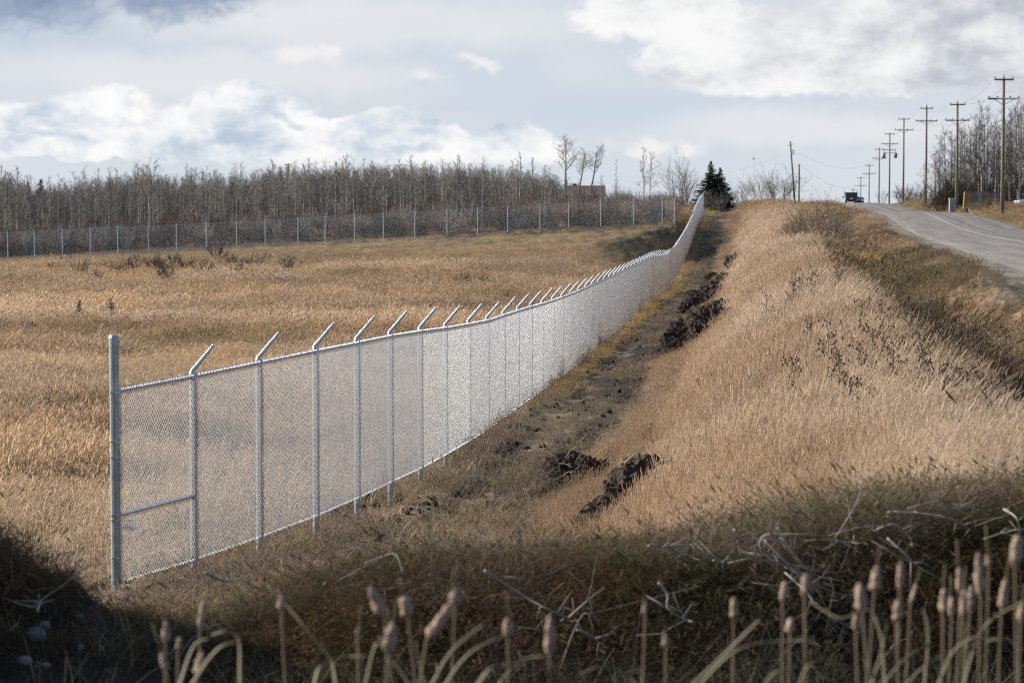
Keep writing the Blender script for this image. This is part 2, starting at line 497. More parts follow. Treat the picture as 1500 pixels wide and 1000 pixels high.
def build_ground():
    Zs = np.concatenate([[-400, -150, -60, -25, -10, -3, 1, 3, 4.5], np.exp(np.linspace(math.log(5.2), math.log(800), 760)), [900, 1050, 1300, 1700, 2300, 3200, 5000, 9000]])
    T = np.concatenate([[-4, -2.5, -1.6, -1.0, -0.7, -0.5, -0.4], np.linspace(-0.33, 0.33, 430), [0.4, 0.5, 0.7, 1.0, 1.6, 2.5, 4]])
    ZZ, TT = np.meshgrid(Zs, T, indexing='ij')
    XX = TT * (np.abs(ZZ) + np.where(ZZ < 5, 6, 0) * 1.0)
    H = ground(XX, ZZ)
    nr, nc = ZZ.shape
    V = np.stack([XX, ZZ, H], -1).reshape(-1, 3)
    i = np.arange(nr - 1)[:, None] * nc + np.arange(nc - 1)[None]
    Fq = np.stack([i, i + 1, i + nc + 1, i + nc], -1).reshape(-1, 4)
    mt = bpy.data.materials.new('soil_and_thatch')
    mt.use_nodes = True
    nt = mt.node_tree
    b = nt.nodes['Principled BSDF']
    b.inputs['Roughness'].default_value = 0.95
    b.inputs['Specular IOR Level'].default_value = 0.1
    at_ = nt.nodes.new('ShaderNodeAttribute'); at_.attribute_name = 'albedo'
    geo = nt.nodes.new('ShaderNodeNewGeometry')
    n = nt.nodes.new('ShaderNodeTexNoise'); n.inputs['Scale'].default_value = 9; n.inputs['Detail'].default_value = 8; n.inputs['Roughness'].default_value = 0.75
    nt.links.new(geo.outputs['Position'], n.inputs['Vector'])
    mr = nt.nodes.new('ShaderNodeMapRange')
    mr.inputs[1].default_value = 0.3; mr.inputs[2].default_value = 0.7; mr.inputs[3].default_value = 0.45; mr.inputs[4].default_value = 1.55
    nt.links.new(n.outputs[0], mr.inputs[0])
    sc = nt.nodes.new('ShaderNodeVectorMath'); sc.operation = 'SCALE'
    nt.links.new(at_.outputs['Color'], sc.inputs[0]); nt.links.new(mr.outputs[0], sc.inputs['Scale'])
    nt.links.new(sc.outputs[0], b.inputs['Base Color'])
    n2 = nt.nodes.new('ShaderNodeTexNoise'); n2.inputs['Scale'].default_value = 7; n2.inputs['Detail'].default_value = 9; n2.inputs['Roughness'].default_value = 0.7
    nt.links.new(geo.outputs['Position'], n2.inputs['Vector'])
    bp = nt.nodes.new('ShaderNodeBump'); bp.inputs['Strength'].default_value = 0.9; bp.inputs['Distance'].default_value = 0.12
    nt.links.new(n2.outputs[0], bp.inputs['Height']); nt.links.new(bp.outputs[0], b.inputs['Normal'])
    me = np_mesh('ground', V, Fq, mt, smooth=True)
    ca = me.attributes.new('albedo', 'FLOAT_COLOR', 'POINT')
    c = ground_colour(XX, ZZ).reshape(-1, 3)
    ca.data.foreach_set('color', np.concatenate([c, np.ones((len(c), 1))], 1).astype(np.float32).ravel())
    o = bpy.data.objects.new('ground', me)
    COL.objects.link(o)
    tag(o, 'meadow, dirt track, grassy ridge and ditch ground', None, kind='structure')
build_ground()

def build_road():
    Zs = np.exp(np.linspace(math.log(24), math.log(760), 300))
    ts = np.linspace(0, 1, 15)
    ZZ, TT = np.meshgrid(Zs, ts, indexing='ij')
    XX = x_road(ZZ) + TT * RW
    H = z_road(ZZ) + 0.05 + 0.07 * (1 - (2 * TT - 1) ** 2) - 0.12 * ((TT == 0) | (TT == 1))
    nr, nc = ZZ.shape
    V = np.stack([XX, ZZ, H], -1).reshape(-1, 3)
    i = np.arange(nr - 1)[:, None] * nc + np.arange(nc - 1)[None]
    Fq = np.stack([i, i + 1, i + nc + 1, i + nc], -1).reshape(-1, 4)
    mt = bpy.data.materials.new('worn_asphalt')
    mt.use_nodes = True
    nt = mt.node_tree; L = nt.links
    b = nt.nodes['Principled BSDF']
    b.inputs['Roughness'].default_value = 0.9
    b.inputs['Specular IOR Level'].default_value = 0.12
    a = nt.nodes.new('ShaderNodeAttribute'); a.attribute_name = 'lane'
    geo = nt.nodes.new('ShaderNodeNewGeometry')
    n = nt.nodes.new('ShaderNodeTexNoise'); n.inputs['Scale'].default_value = 1.3; n.inputs['Detail'].default_value = 9; n.inputs['Roughness'].default_value = 0.7
    L.new(geo.outputs['Position'], n.inputs['Vector'])
    # long worn streaks along the lanes
    cx = nt.nodes.new('ShaderNodeCombineXYZ')
    mm = nt.nodes.new('ShaderNodeMath'); mm.operation = 'MULTIPLY'; mm.inputs[1].default_value = 9.0
    sp = nt.nodes.new('ShaderNodeSeparateXYZ'); L.new(geo.outputs['Position'], sp.inputs[0])
    m2 = nt.nodes.new('ShaderNodeMath'); m2.operation = 'MULTIPLY'; m2.inputs[1].default_value = 0.03; L.new(sp.outputs[1], m2.inputs[0])
    L.new(a.outputs['Fac'], mm.inputs[0]); L.new(mm.outputs[0], cx.inputs[0]); L.new(m2.outputs[0], cx.inputs[1])
    n3 = nt.nodes.new('ShaderNodeTexNoise'); n3.inputs['Scale'].default_value = 1.6; n3.inputs['Detail'].default_value = 5
    L.new(cx.outputs[0], n3.inputs['Vector'])
    ad = nt.nodes.new('ShaderNodeMath'); ad.operation = 'ADD'; L.new(n.outputs[0], ad.inputs[0]); L.new(n3.outputs[0], ad.inputs[1])
    r = nt.nodes.new('ShaderNodeValToRGB')
    r.color_ramp.elements[0].position = 0.72; r.color_ramp.elements[0].color = (0.115, 0.103, 0.092, 1)
    r.color_ramp.elements[1].position = 1.25 / 1.0 if False else 1.0; r.color_ramp.elements[1].color = (0.175, 0.158, 0.142, 1)
    hv = nt.nodes.new('ShaderNodeMath'); hv.operation = 'MULTIPLY'; hv.inputs[1].default_value = 0.85; L.new(ad.outputs[0], hv.inputs[0])
    L.new(hv.outputs[0], r.inputs[0])
    # dark sealed cracks beside the centre line
    cr = nt.nodes.new('ShaderNodeMath'); cr.operation = 'ADD'
    nw = nt.nodes.new('ShaderNodeTexNoise'); nw.inputs['Scale'].default_value = 0.25; nw.inputs['Detail'].default_value = 4; L.new(geo.outputs['Position'], nw.inputs['Vector'])
    ws = nt.nodes.new('ShaderNodeMath'); ws.operation = 'MULTIPLY'; ws.inputs[1].default_value = 0.06; L.new(nw.outputs[0], ws.inputs[0])
    L.new(a.outputs['Fac'], cr.inputs[0]); L.new(ws.outputs[0], cr.inputs[1])
    c2 = nt.nodes.new('ShaderNodeMath'); c2.operation = 'COMPARE'; c2.inputs[1].default_value = 0.68; c2.inputs[2].default_value = 0.012; L.new(cr.outputs[0], c2.inputs[0])
    mx = nt.nodes.new('ShaderNodeMix'); mx.data_type = 'RGBA'; L.new(c2.outputs[0], mx.inputs[0]); L.new(r.outputs[0], mx.inputs[6]); mx.inputs[7].default_value = (0.07, 0.067, 0.065, 1)
    L.new(mx.outputs[2], b.inputs['Base Color'])
    me = np_mesh('road', V, Fq, mt, smooth=True)
    la = me.attributes.new('lane', 'FLOAT', 'POINT')
    la.data.foreach_set('value', TT.ravel().astype(np.float32))
    o = bpy.data.objects.new('road', me); COL.objects.link(o)
    tag(o, 'worn grey asphalt road climbing over a crest', None, kind='structure')
    # faded centre line, a sheet just above the asphalt
    mb = MB()
    Zl = Zs[Zs < 460]
    for k in range(len(Zl) - 1):
        p = []
        for zz, s in ((Zl[k], -1), (Zl[k], 1), (Zl[k + 1], 1), (Zl[k + 1], -1)):
            p.append((float(x_road(zz)) + RW * 0.5 + s * 0.07, zz, float(z_road(zz)) + 0.05 + 0.07 + 0.006))
        mb.add(p, [(0, 1, 2, 3)])
    lm = material('faded_line_paint', (0.27, 0.25, 0.21), 0.9, var=0.3, scale=0.9)
    tag(mb.build('road_marking', lm), 'faded pale centre line on the road', None, kind='structure')
build_road()

# ------------------------------------------------------------------ chain link fences
M_galv = material('galvanised_steel', (0.30, 0.335, 0.375), 0.42, 0.7, 0.5, 0.2, 9, 0.15, 60)
M_arm_steel = material('pressed_arm_steel', (0.42, 0.45, 0.50), 0.42, 0.6, 0.5, 0.15, 9)
M_wire = material('galvanised_wire', (0.62, 0.65, 0.69), 0.40, 0.80, 0.5, 0.1, 4)
M_dullpost = material('weathered_post', (0.20, 0.245, 0.265), 0.5, 0.5, 0.5, 0.3, 5, 0.15, 50)

def chain_link_mesh(W, H, r=0.0022):
    p = 0.0355
    nw, ns = int(round(W / p)), int(round(H / p))
    px_, pz_ = W / nw, H / ns
    k = np.arange(nw)[:, None]; j = np.arange(ns + 1)[None]
    odd = (k + j) % 2
    X = (k + odd) * px_
    Z = j * pz_ + 0 * k
    Yo = np.where(odd == 0, 0.0025, -0.0025)
    C = np.stack([X, Yo, Z], -1).reshape(-1, 3)                   # centres
    sides = 4
    # tube cross section: octant offsets perpendicular to the mean wire direction (z) widened in x
    ang = np.arange(sides) * 2 * math.pi / sides + math.pi / 4
    off = np.stack([np.cos(ang) * r * 1.41, np.sin(ang) * r, 0 * ang], -1)
    V = (C[:, None] + off[None]).reshape(-1, 3)
    a = (np.arange(nw)[:, None] * (ns + 1) + np.arange(ns)[None]).ravel()
    fs = []
    for s in range(sides):
        s2 = (s + 1) % sides
        fs.append(np.stack([a * sides + s, a * sides + s2, (a + 1) * sides + s2, (a + 1) * sides + s], -1))
    return np_mesh('wire_mesh', V, np.concatenate(fs), M_wire, smooth=True)

FH = 2.36
def fence_run(name, label, pts, W, group, lean, first_special):
    """pts: list of ground points; one fence = posts (> arms), rails and wire panels between them."""
    root = thing(name, label, 'fence', pts[0], group=group)
    O = Vector(pts[0])
    panel = chain_link_mesh(W, FH - 0.05, 0.0035 if first_special else 0.0016)
    pm = MB().tube([(0, 0, -0.4), (0, 0, FH + 0.02)], 0.042, 10)
    pm.tube([(0, 0, FH + 0.0), (0, 0, FH + 0.06)], [0.047, 0.03], 10)
    for h in (0.25, 0.62, 1.0, 1.38, 1.75, 2.1):
        pm.tube([(0, 0, h - 0.006), (0, 0, h + 0.006)], 0.0455, 10).box((0.0, -0.047, h), (0.02, 0.012, 0.012))
    post0 = pm.build('post', M_galv, root, smooth=False)
    post_me = post0.data
    d = Vector((lean[0], lean[1], 0)).normalized()
    e = Vector((0, 0, FH + 0.04)); tip = e + d * 0.27 + Vector((0, 0, 0.32))
    ax = (tip - e).normalized()
    q = ax.to_track_quat('Z', 'X').to_matrix()
    am = MB().tube([e, e.lerp(tip, .5), tip], [0.029, 0.025, 0.020], 8)
    for t in (0.35, 0.65, 0.93):
        am.box(e + (tip - e) * t + q @ Vector((0, 0, 0)), (0.056, 0.03, 0.012), q)
    arm0 = am.build('arm', M_arm_steel, None)
    arm_me = arm0.data
    bpy.data.objects.remove(arm0); bpy.data.objects.remove(post0)
    rail = MB().tube([(0, 0, 0), (1, 0, 0)], 0.028, 8)
    ro = rail.build('top_rail', M_galv); rail_me = ro.data; bpy.data.objects.remove(ro)
    for i, p in enumerate(pts):
        lp = Vector(p) - O
        if i == 0 and first_special:
            t = MB().tube([(0, 0, -0.4), (0, 0, FH + 0.60)], 0.058, 14).tube([(0, 0, FH + 0.60), (0, 0, FH + 0.64)], [0.064, 0.05], 14)
            tp = t.build('terminal_post', M_dullpost, root)
            for h in (FH - 0.04, FH - 0.62, 1.55, 0.86, 0.80, 0.35):
                bm = MB().tube([(0, 0, h - 0.012), (0, 0, h + 0.012)], 0.0625, 14).box((-0.02, -0.072, h), (0.03, 0.035, 0.03))
                bm.build('tension_band', M_galv, tp)
        else:
            po = bpy.data.objects.new('post', post_me); COL.objects.link(po); po.parent = root; po.location = lp
            ao = bpy.data.objects.new('arm', arm_me); COL.objects.link(ao); ao.parent = po
        if i == len(pts) - 1: break
        dv = Vector(pts[i + 1]) - Vector(p)
        span = math.hypot(dv.x, dv.y)
        ux, uy = dv.x / span, dv.y / span
        nx, ny = uy, -ux                                            # towards the outer side
        g = 0.048
        # fabric: unit panel stretched to the span and sheared to follow the ground
        Mx = Matrix(((ux * span / W, -uy, 0, lp.x + nx * g), (uy * span / W, ux, 0, lp.y + ny * g), (dv.z / W, 0, 1, lp.z + 0.05), (0, 0, 0, 1)))
        wo = bpy.data.objects.new('wire_mesh', panel); COL.objects.link(wo); wo.parent = root
        wo.matrix_parent_inverse = Mx
        rr_ = bpy.data.objects.new('top_rail', rail_me); COL.objects.link(rr_); rr_.parent = root
        rr_.matrix_parent_inverse = Matrix(((dv.x, -uy, 0, lp.x), (dv.y, ux, 0, lp.y), (dv.z, 0, 1, lp.z + FH - 0.03), (0, 0, 0, 1)))
        if i == 0 and first_special:
            b_ = bpy.data.objects.new('brace_rail', rail_me); COL.objects.link(b_); b_.parent = root
            b_.matrix_parent_inverse = Matrix(((dv.x, -uy, 0, lp.x), (dv.y, ux, 0, lp.y), (dv.z, 0, 1, lp.z + 0.85), (0, 0, 0, 1)))
    return root

near_pts = []
for px, d, by in ((166, 28.6, 868), (281, 29.9, 838), (378, 31.5, 812), (461, 33.3, 783), (522, 35.4, 748), (571, 37.6, 725), (615, 40.1, 702), (652, 43.4, 673), (686, 47.0, 652)):
    X = (px - 750) / F * d
    near_pts.append(Vector((X, d, gz(X, d))))
# the rail rises evenly along the first spans
for p, py in zip(near_pts, (573, 551, 531, 514, 502, 492, 485, 480.2, 474.5)):
    p.z = at(0, py, p.y).z - FH + 0.03
d = 47.0
while d < 262:
    d += 3.28
    X = float(x_line(d))
    near_pts.append(Vector((X, d, float(ground(np.array([X]), np.array([d]), False)[0]) + 0.02)))
fence_run('chain_link_fence', 'long galvanised chain link fence climbing beside the dirt track, arms leaning right', near_pts, 3.28, None, (1, -0.1), True)
far_px = [-75, -32, 12, 51, 92, 133, 173, 218, 259, 303, 347, 389, 437, 477, 520, 562, 608, 655, 700, 744, 791, 833, 880, 928, 970, 988]
far_by = np.interp(far_px, [-80, 12, 133, 303, 437, 520, 655, 744, 880, 970, 1010], [386, 382, 375, 368, 360, 355, 347, 342, 334, 331, 330])
far_pts = []
for px, by in zip(far_px, far_by):
    dd = 203 + 11 * (px / 970)
    q = stand(px, dd)
    q.z = at(px, by, dd).z
    far_pts.append(q)
fence_run('chain_link_fence', 'distant chain link fence crossing the meadow in front of the bare wood', far_pts, 2.5, None, (0, -1), False)

# black earth heaps: (column, base row, width, height) in the photograph; the grasses leave them clear
heaps = [(850, 706, 100, 44, 'small black earth heap on the slope, left of the nearest large heap'), (952, 742, 146, 72, 'large black earth heap in the pale grass, nearest to the viewer'),
         (885, 778, 90, 40, 'dark crumbly heap half buried in grass, in front of the nearest large heap'), (1030, 738, 52, 30, 'small heap overgrown with grass, right of the nearest large heap'),
         (1012, 508, 82, 46, 'broad black clod pile beside the track, lower left of the main group'), (1055, 488, 84, 48, 'largest black clod in the middle of the main earth group'),
         (1040, 452, 66, 34, 'rounded earth clod at the upper left of the main group'), (1062, 470, 74, 30, 'straw covered earth clod in the middle of the main group'), (1096, 446, 24, 16, 'small square clod at the right tip of the main group'),
         (1064, 512, 44, 18, 'little isolated earth clod below the main group'), (1072, 413, 50, 14, 'flat black clod lying up the slope above the main group'),
         (1088, 386, 50, 16, 'dark clod second from the far end of the row of heaps'), (1090, 372, 26, 9, 'farthest small earth clod in the row of heaps'),
         (1002, 460, 20, 13, 'little dark clod at the track edge left of the main group'), (985, 524, 38, 22, 'ragged clod at the lower left end of the main group'),
         (1045, 408, 22, 9, 'tiny clod between the track and the flat black clod'), (660, 668, 16, 9, 'small black clod beside a fence post on the track')]
heap_at = [(hit(px, py), w, h) for px, py, w, h, lab in heaps]
def clear_heaps(X, Z, keep):
    for p, w, h in heap_at:
        a = w * p.y / F * 0.5
        front = 0.9 + 0.012 * p.y
        keep = keep * (1 - 0.93 * ((np.abs(X - p.x) < a) & (Z > p.y - front - a * 0.4) & (Z < p.y + a)))
    return keep

# ------------------------------------------------------------------ scattering
PROTO = bpy.data.collections.new('prototypes')        # never linked to the scene: only instanced by the grasses

def grass_material(name, transl=0.3, rough=0.7):
    mt = bpy.data.materials.new(name)
    mt.use_nodes = True
    nt = mt.node_tree; L = nt.links
    nt.nodes.clear()
    a = nt.nodes.new('ShaderNodeAttribute'); a.attribute_name = 'tint'; a.attribute_type = 'INSTANCER'
    g = nt.nodes.new('ShaderNodeNewGeometry')
    mr = nt.nodes.new('ShaderNodeMapRange'); mr.inputs[3].default_value = 0.72; mr.inputs[4].default_value = 1.28
    L.new(g.outputs['Random Per Island'], mr.inputs[0])
    sc = nt.nodes.new('ShaderNodeVectorMath'); sc.operation = 'SCALE'
    L.new(a.outputs['Vector'], sc.inputs[0]); L.new(mr.outputs[0], sc.inputs['Scale'])
    df = nt.nodes.new('ShaderNodeBsdfDiffuse'); tr = nt.nodes.new('ShaderNodeBsdfTranslucent')
    L.new(sc.outputs[0], df.inputs[0]); L.new(sc.outputs[0], tr.inputs[0])
    mx = nt.nodes.new('ShaderNodeMixShader'); mx.inputs[0].default_value = transl
    L.new(df.outputs[0], mx.inputs[1]); L.new(tr.outputs[0], mx.inputs[2])
    o = nt.nodes.new('ShaderNodeOutputMaterial'); L.new(mx.outputs[0], o.inputs[0])
    return mt
M_grass = grass_material('dry_grass_blades')

def tuft(seed, n, spread, h0, h1, width, lean=(0, 0), droop=0.3, heads=0, headw=0.012, headl=0.12, curl=0.15, segs=3):
    r = random.Random(seed)
    V, Fs = [], []
    for i in range(n + heads):
        ang, rad = r.uniform(0, 2 * math.pi), spread * math.sqrt(r.random())
        base = Vector((rad * math.cos(ang), rad * math.sin(ang), -0.03))
        hh = r.uniform(h0, h1) * (1.15 if i >= n else 1)
        dirv = Vector((lean[0] + r.gauss(0, curl), lean[1] + r.gauss(0, curl), 0))
        fa = r.uniform(0, math.pi)
        side = Vector((math.cos(fa), math.sin(fa), 0))
        w = width * r.uniform(0.7, 1.2) * (0.6 if i >= n else 1)
        n0 = len(V)
        for s in range(segs + 1):
            t = s / segs
            c = base + Vector((0, 0, hh * (t - droop * 0.5 * t * t * r.uniform(0.6, 1.2)))) + dirv * hh * (0.35 * t + 0.75 * t * t)
            ww = w * (1 - t) ** 0.7 / 2
            if s == segs:
                V.append(c)
            else:
                V.append(c - side * ww); V.append(c + side * ww)
        for s in range(segs - 1):
            k = n0 + 2 * s
            Fs.append((k, k + 1, k + 3, k + 2))
        k = n0 + 2 * (segs - 1)
        Fs.append((k, k + 1, k + 2))
        if i >= n:
            tip = V[-1]; dr = (V[-1] - V[-2]).normalized()
            for sd_ in (side, Vector((-side.y, side.x, 0))):
                m0 = len(V)
                V += [tip - dr * headl * 0.35, tip + sd_ * headw * 0.5 + dr * headl * 0.2, tip + dr * headl * 0.75, tip - sd_ * headw * 0.5 + dr * headl * 0.2]
                Fs.append((m0, m0 + 1, m0 + 2, m0 + 3))
    me = bpy.data.meshes.new('grass_tuft')
    me.from_pydata([tuple(v) for v in V], [], Fs)
    me.materials.append(M_grass)
    return bpy.data.objects.new('grass_tuft', me)

def proto_collection(objs, name='tufts'):
    c = bpy.data.collections.new(name)
    for o in objs: c.objects.link(o)
    return c

def scatter_tree(coll):
    ng = bpy.data.node_groups.new('scatter', 'GeometryNodeTree')
    ng.interface.new_socket('Geometry', in_out='INPUT', socket_type='NodeSocketGeometry')
    ng.interface.new_socket('Geometry', in_out='OUTPUT', socket_type='NodeSocketGeometry')
    N = ng.nodes; L = ng.links
    gi, go = N.new('NodeGroupInput'), N.new('NodeGroupOutput')
    ci = N.new('GeometryNodeCollectionInfo')
    ci.inputs[0].default_value = coll
    ci.inputs['Separate Children'].default_value = True
    ci.inputs['Reset Children'].default_value = True
    ii = N.new('GeometryNodeInstanceOnPoints')
    ii.inputs['Pick Instance'].default_value = True
    def att(name, typ):
        n = N.new('GeometryNodeInputNamedAttribute'); n.data_type = typ; n.inputs[0].default_value = name
        return n.outputs[0]
    e2r = N.new('FunctionNodeEulerToRotation')
    L.new(att('rot', 'FLOAT_VECTOR'), e2r.inputs[0])
    L.new(gi.outputs[0], ii.inputs['Points'])
    L.new(ci.outputs[0], ii.inputs['Instance'])
    L.new(att('vid', 'INT'), ii.inputs['Instance Index'])
    L.new(e2r.outputs[0], ii.inputs['Rotation'])
    L.new(att('scl', 'FLOAT_VECTOR'), ii.inputs['Scale'])
    L.new(ii.outputs[0], go.inputs[0])
    return ng

def scatter(name, label, cat, P, rot, scl, tint, vid, coll):
    me = bpy.data.meshes.new(name)
    n = len(P)
    me.vertices.add(n)
    me.vertices.foreach_set('co', np.asarray(P, np.float32).ravel())
    for an, arr in (('rot', rot), ('scl', scl), ('tint', tint)):
        a = me.attributes.new(an, 'FLOAT_VECTOR', 'POINT')
        a.data.foreach_set('vector', np.asarray(arr, np.float32).ravel())
    a = me.attributes.new('vid', 'INT', 'POINT')
    a.data.foreach_set('value', np.asarray(vid, np.int32))
    me.update()
    o = bpy.data.objects.new(name, me)
    COL.objects.link(o)
    md = o.modifiers.new('scatter', 'NODES')
    md.node_group = scatter_tree(coll)
    tag(o, label, cat, kind='stuff')
    return o

def sample(n, z0, z1, xfun, a):
    """n points with density falling as Z**-a between z0 and z1; xfun(Z) gives the x range."""
    z = np.exp(np.linspace(math.log(z0), math.log(z1), 4000))
    lo, hi = xfun(z)
    w = np.clip(hi - lo, 0, None) * z ** (-a) * np.gradient(z)
    cdf = np.cumsum(w); cdf /= cdf[-1]
    Z = np.interp(rng.random(n), cdf, z)
    lo, hi = xfun(Z)
    return lo + (hi - lo) * rng.random(n), Z

def finish(name, label, cat, X, Z, keep, tint, size, coll, nproto, hvar=0.4, spin=0.6, grow=0.0, sink=0.0, sway=1.0):
    k = rng.random(len(X)) < clear_heaps(X, Z, keep)
    X, Z, tint, size = X[k], Z[k], tint[k], size[k]
    P = np.stack([X, Z, ground(X, Z) - sink], -1)
    n = len(X)
    sw = fbm(X * 0.55 + 13, Z * 0.4 + 5, 3) - 0.5
    sw2 = fbm(X * 0.6 + 53, Z * 0.45 + 25, 3) - 0.5
    flat = sstep(0.62, 0.74, fbm(X * 0.4 + 91, Z * 0.3 + 7, 3)) * sway
    rot = np.stack([rng.normal(0, 0.09, n) + 0.9 * sway * sw2, rng.normal(0, 0.09, n) + 0.9 * sway * sw + 0.35 * flat, rng.normal(0, spin, n)], -1)
    s = size * (1 + rng.normal(0, hvar * 0.5, n)).clip(0.45, 1.8)
    w = s * (1 + grow * np.clip(Z - 30, 0, 300) / 100)
    scl = np.stack([w, w, s], -1)
    tint = tint * (1 + rng.normal(0, 0.10, (n, 1))).clip(0.6, 1.5)
    return scatter(name, label, cat, P, rot, scl, tint, rng.integers(0, nproto, n), coll)

TAN = (0.46, 0.345, 0.235); PALE = (0.55, 0.445, 0.335); BROWN = (0.28, 0.185, 0.105); RUST = (0.39, 0.265, 0.155)
OLIVE = (0.20, 0.165, 0.085); GREEN = (0.15, 0.15, 0.06); YELLOW = (0.48, 0.31, 0.10); GREY = (0.26, 0.20, 0.15)

# tall pale grass over the ridge
tall = proto_collection([tuft(s, 34, 0.24, 0.34, 0.66, 0.0034, (0.20, 0.02), 0.25, 16, 0.010, 0.11, 0.14) for s in range(6)], 'tall_tufts')
X, Z = sample(120000, 14.2, 330, lambda z: (np.maximum(x_line(z) + 1.6, -0.25 * z), np.minimum(x_line(z) + 9.6, 0.24 * z)), 1.25)
u = X - x_line(Z); n1 = fbm(X * 0.45, Z * 0.25, 4); n2 = fbm(X * 1.6, Z * 0.8, 3)
edge = 2.9 + 1.6 * (n1 - 0.5) + 0.6 * (n2 - 0.5)
lim = 8.1 + 0.9 * sstep(90, 200, Z)
keep = sstep(edge - 0.5, edge + 0.7, u) * (1 - sstep(lim - 0.3, lim + 0.6, u + 1.0 * (n2 - 0.5))) * sstep(-0.4, 1.4, Z - (18.6 - 3.6 * sstep(5.6, 7.4, u)) + 1.4 * (n2 - 0.5))
tint = lerp(TAN, PALE, sstep(0.3, 0.65, n1))
tint = lerp(tint, BROWN, 0.55 * sstep(0.56, 0.70, fbm(X * 0.9 + 31, Z * 0.5 + 3, 4)))
tint = lerp(tint, RUST, 0.55 * (1 - sstep(0.0, 2.3, u - edge)) + 0.25 * sstep(0.6, 0.8, n2))
tint = lerp(tint, BROWN, 0.55 * sstep(lim - 0.8, lim + 0.4, u + 1.2 * (n2 - 0.5)))
size = (0.55 + 0.5 * sstep(0.3, 2.6, u - edge)) * (0.85 + 0.3 * n1) * (1 - 0.3 * sstep(lim - 0.9, lim + 0.2, u)) * (1 - 0.35 * sstep(150, 300, Z)) * (0.66 + 0.34 * sstep(17, 32, Z))
finish('tall_grass', 'tall pale dry grass covering the ridge right of the track', 'grass', X, Z, keep, tint, size, tall, 6, grow=1.0, spin=0.7)

# meadow grass left of the fence
mead = proto_collection([tuft(20 + s, 26, 0.22, 0.22, 0.50, 0.009, (0.10, 0.0), 0.35, 8, 0.02, 0.10, 0.25) for s in range(6)], 'meadow_tufts')
X, Z = sample(125000, 27, 205, lambda z: (-0.25 * z, np.minimum(x_fence(z) - 0.35, 0.24 * z)), 1.35)
uf = X - x_fence(Z)
n1 = fbm(X * 0.05 + 3, Z * 0.10, 4); n2 = fbm(X * 0.45, Z * 0.5, 4); n3 = fbm(X * 0.12 + 8, Z * 0.30 + 4, 3)
bare = sstep(164, 192, Z + 16 * (n3 - 0.5) + 10 * sstep(-30, 10, X)) * 0.88
nearbare = (1 - sstep(32.5, 42, Z + 6 * (n2 - 0.5))) * 0.93
nearbare = np.maximum(nearbare, 0.9 * sstep(-7, -4.5, uf + 3 * (n2 - 0.5)) * (1 - sstep(50, 64, Z)))
keep = (1 - bare) * (1 - nearbare) * (0.75 + 0.25 * n2) * sstep(0.2, 1.0, -uf)
tint = lerp((0.37, 0.262, 0.16), (0.49, 0.355, 0.225), sstep(0.28, 0.50, n3))
tint = lerp(tint, BROWN, 0.45 * sstep(0.54, 0.70, n1) + 0.2 * sstep(0.5, 0.7, n2))
tint = lerp(tint, PALE, 0.55 * sstep(0.56, 0.72, n2))
tint = lerp(tint, OLIVE, 0.4 * sstep(0.64, 0.76, fbm(X * 0.08 + 50, Z * 0.22 + 7, 3)))
tint = lerp(tint, YELLOW, 0.12 * (1 - sstep(40, 50, Z)) * sstep(0.5, 0.66, n2))
tint = lerp(tint, PALE, 0.5 * sstep(0.50, 0.62, fbm(X * 0.035 + 70, Z * 0.22 + 30, 3)))
tint = lerp(tint, GREY, 0.35 * (1 - sstep(34, 46, Z)))
tint = lerp(tint, GREY, 0.55 * sstep(0.55, 0.68, fbm(X * 0.10 + 71, Z * 0.20 + 3, 4)))
lf = fbm(X * 0.022 + 31, Z * 0.075 + 12, 4)
tint = tint * (0.86 + 0.36 * sstep(0.36, 0.62, lf))[:, None]
tint = lerp(tint, (0.53, 0.41, 0.28), 0.6 * sstep(0.54, 0.66, lf))
tint = lerp(tint, (0.22, 0.165, 0.10), 0.5 * sstep(158, 182, Z + 20 * (n3 - 0.5)))
tint = lerp(tint, OLIVE, 0.5 * sstep(160, 185, Z) * sstep(-20, 10, X))
size = (0.75 + 0.55 * n2) * (1 - 0.45 * (1 - sstep(31, 40, Z)) ) * (1 - 0.5 * bare) * (0.75 + 0.5 * sstep(0.35, 0.6, n3))
finish('meadow_grass', 'tan and rusty dry meadow grass between the two fences', 'grass', X, Z, keep, tint, size, mead, 6, grow=0.8, spin=0.8)

# verge and ditch grass on both sides of the road
X, Z = sample(78000, 20, 430, lambda z: (x_line(z) + 7.7, np.minimum(x_road(z) + RW + 30, 0.25 * z)), 1.15)
u = X - x_line(Z); xr = x_road(Z); n1 = fbm(X * 0.35, Z * 0.16, 4); n2 = fbm(X * 1.2, Z * 0.6, 3)
off = np.maximum(xr - X, X - xr - RW)
keep = sstep(0.7, 1.9, off + 0.8 * (n2 - 0.5)) * sstep(7.8, 8.6, u) * 0.95
tint = lerp((0.15, 0.118, 0.085), (0.25, 0.175, 0.115), sstep(0.4, 0.62, n1)); tint = lerp(tint, (0.13, 0.115, 0.06), 0.75 * sstep(0.45, 0.62, n2) * (1 - 0.6 * sstep(80, 150, Z)))
tint = lerp(tint, TAN, 0.40 * sstep(0.55, 0.7, fbm(X * 0.7 + 9, Z * 0.3, 3)) + 0.25 * sstep(110, 220, Z))
tint = tint * (0.66 + 0.34 * sstep(40, 110, Z))[:, None] * (0.6 + 0.8 * sstep(0.35, 0.65, fbm(X * 0.55 + 21, Z * 0.22 + 9, 4)))[:, None]  # near ditch darkened: ridge shade multiplied into the brown tint
tint = lerp(tint, (0.26, 0.21, 0.10), 0.6 * (X > xr + RW) * sstep(0.5, 0.6, n1))
size = (0.55 + 1.0 * sstep(0.3, 0.7, n1)) * (1 - 0.55 * (1 - sstep(1.0, 4.0, off))) * (0.7 + 0.6 * n2)
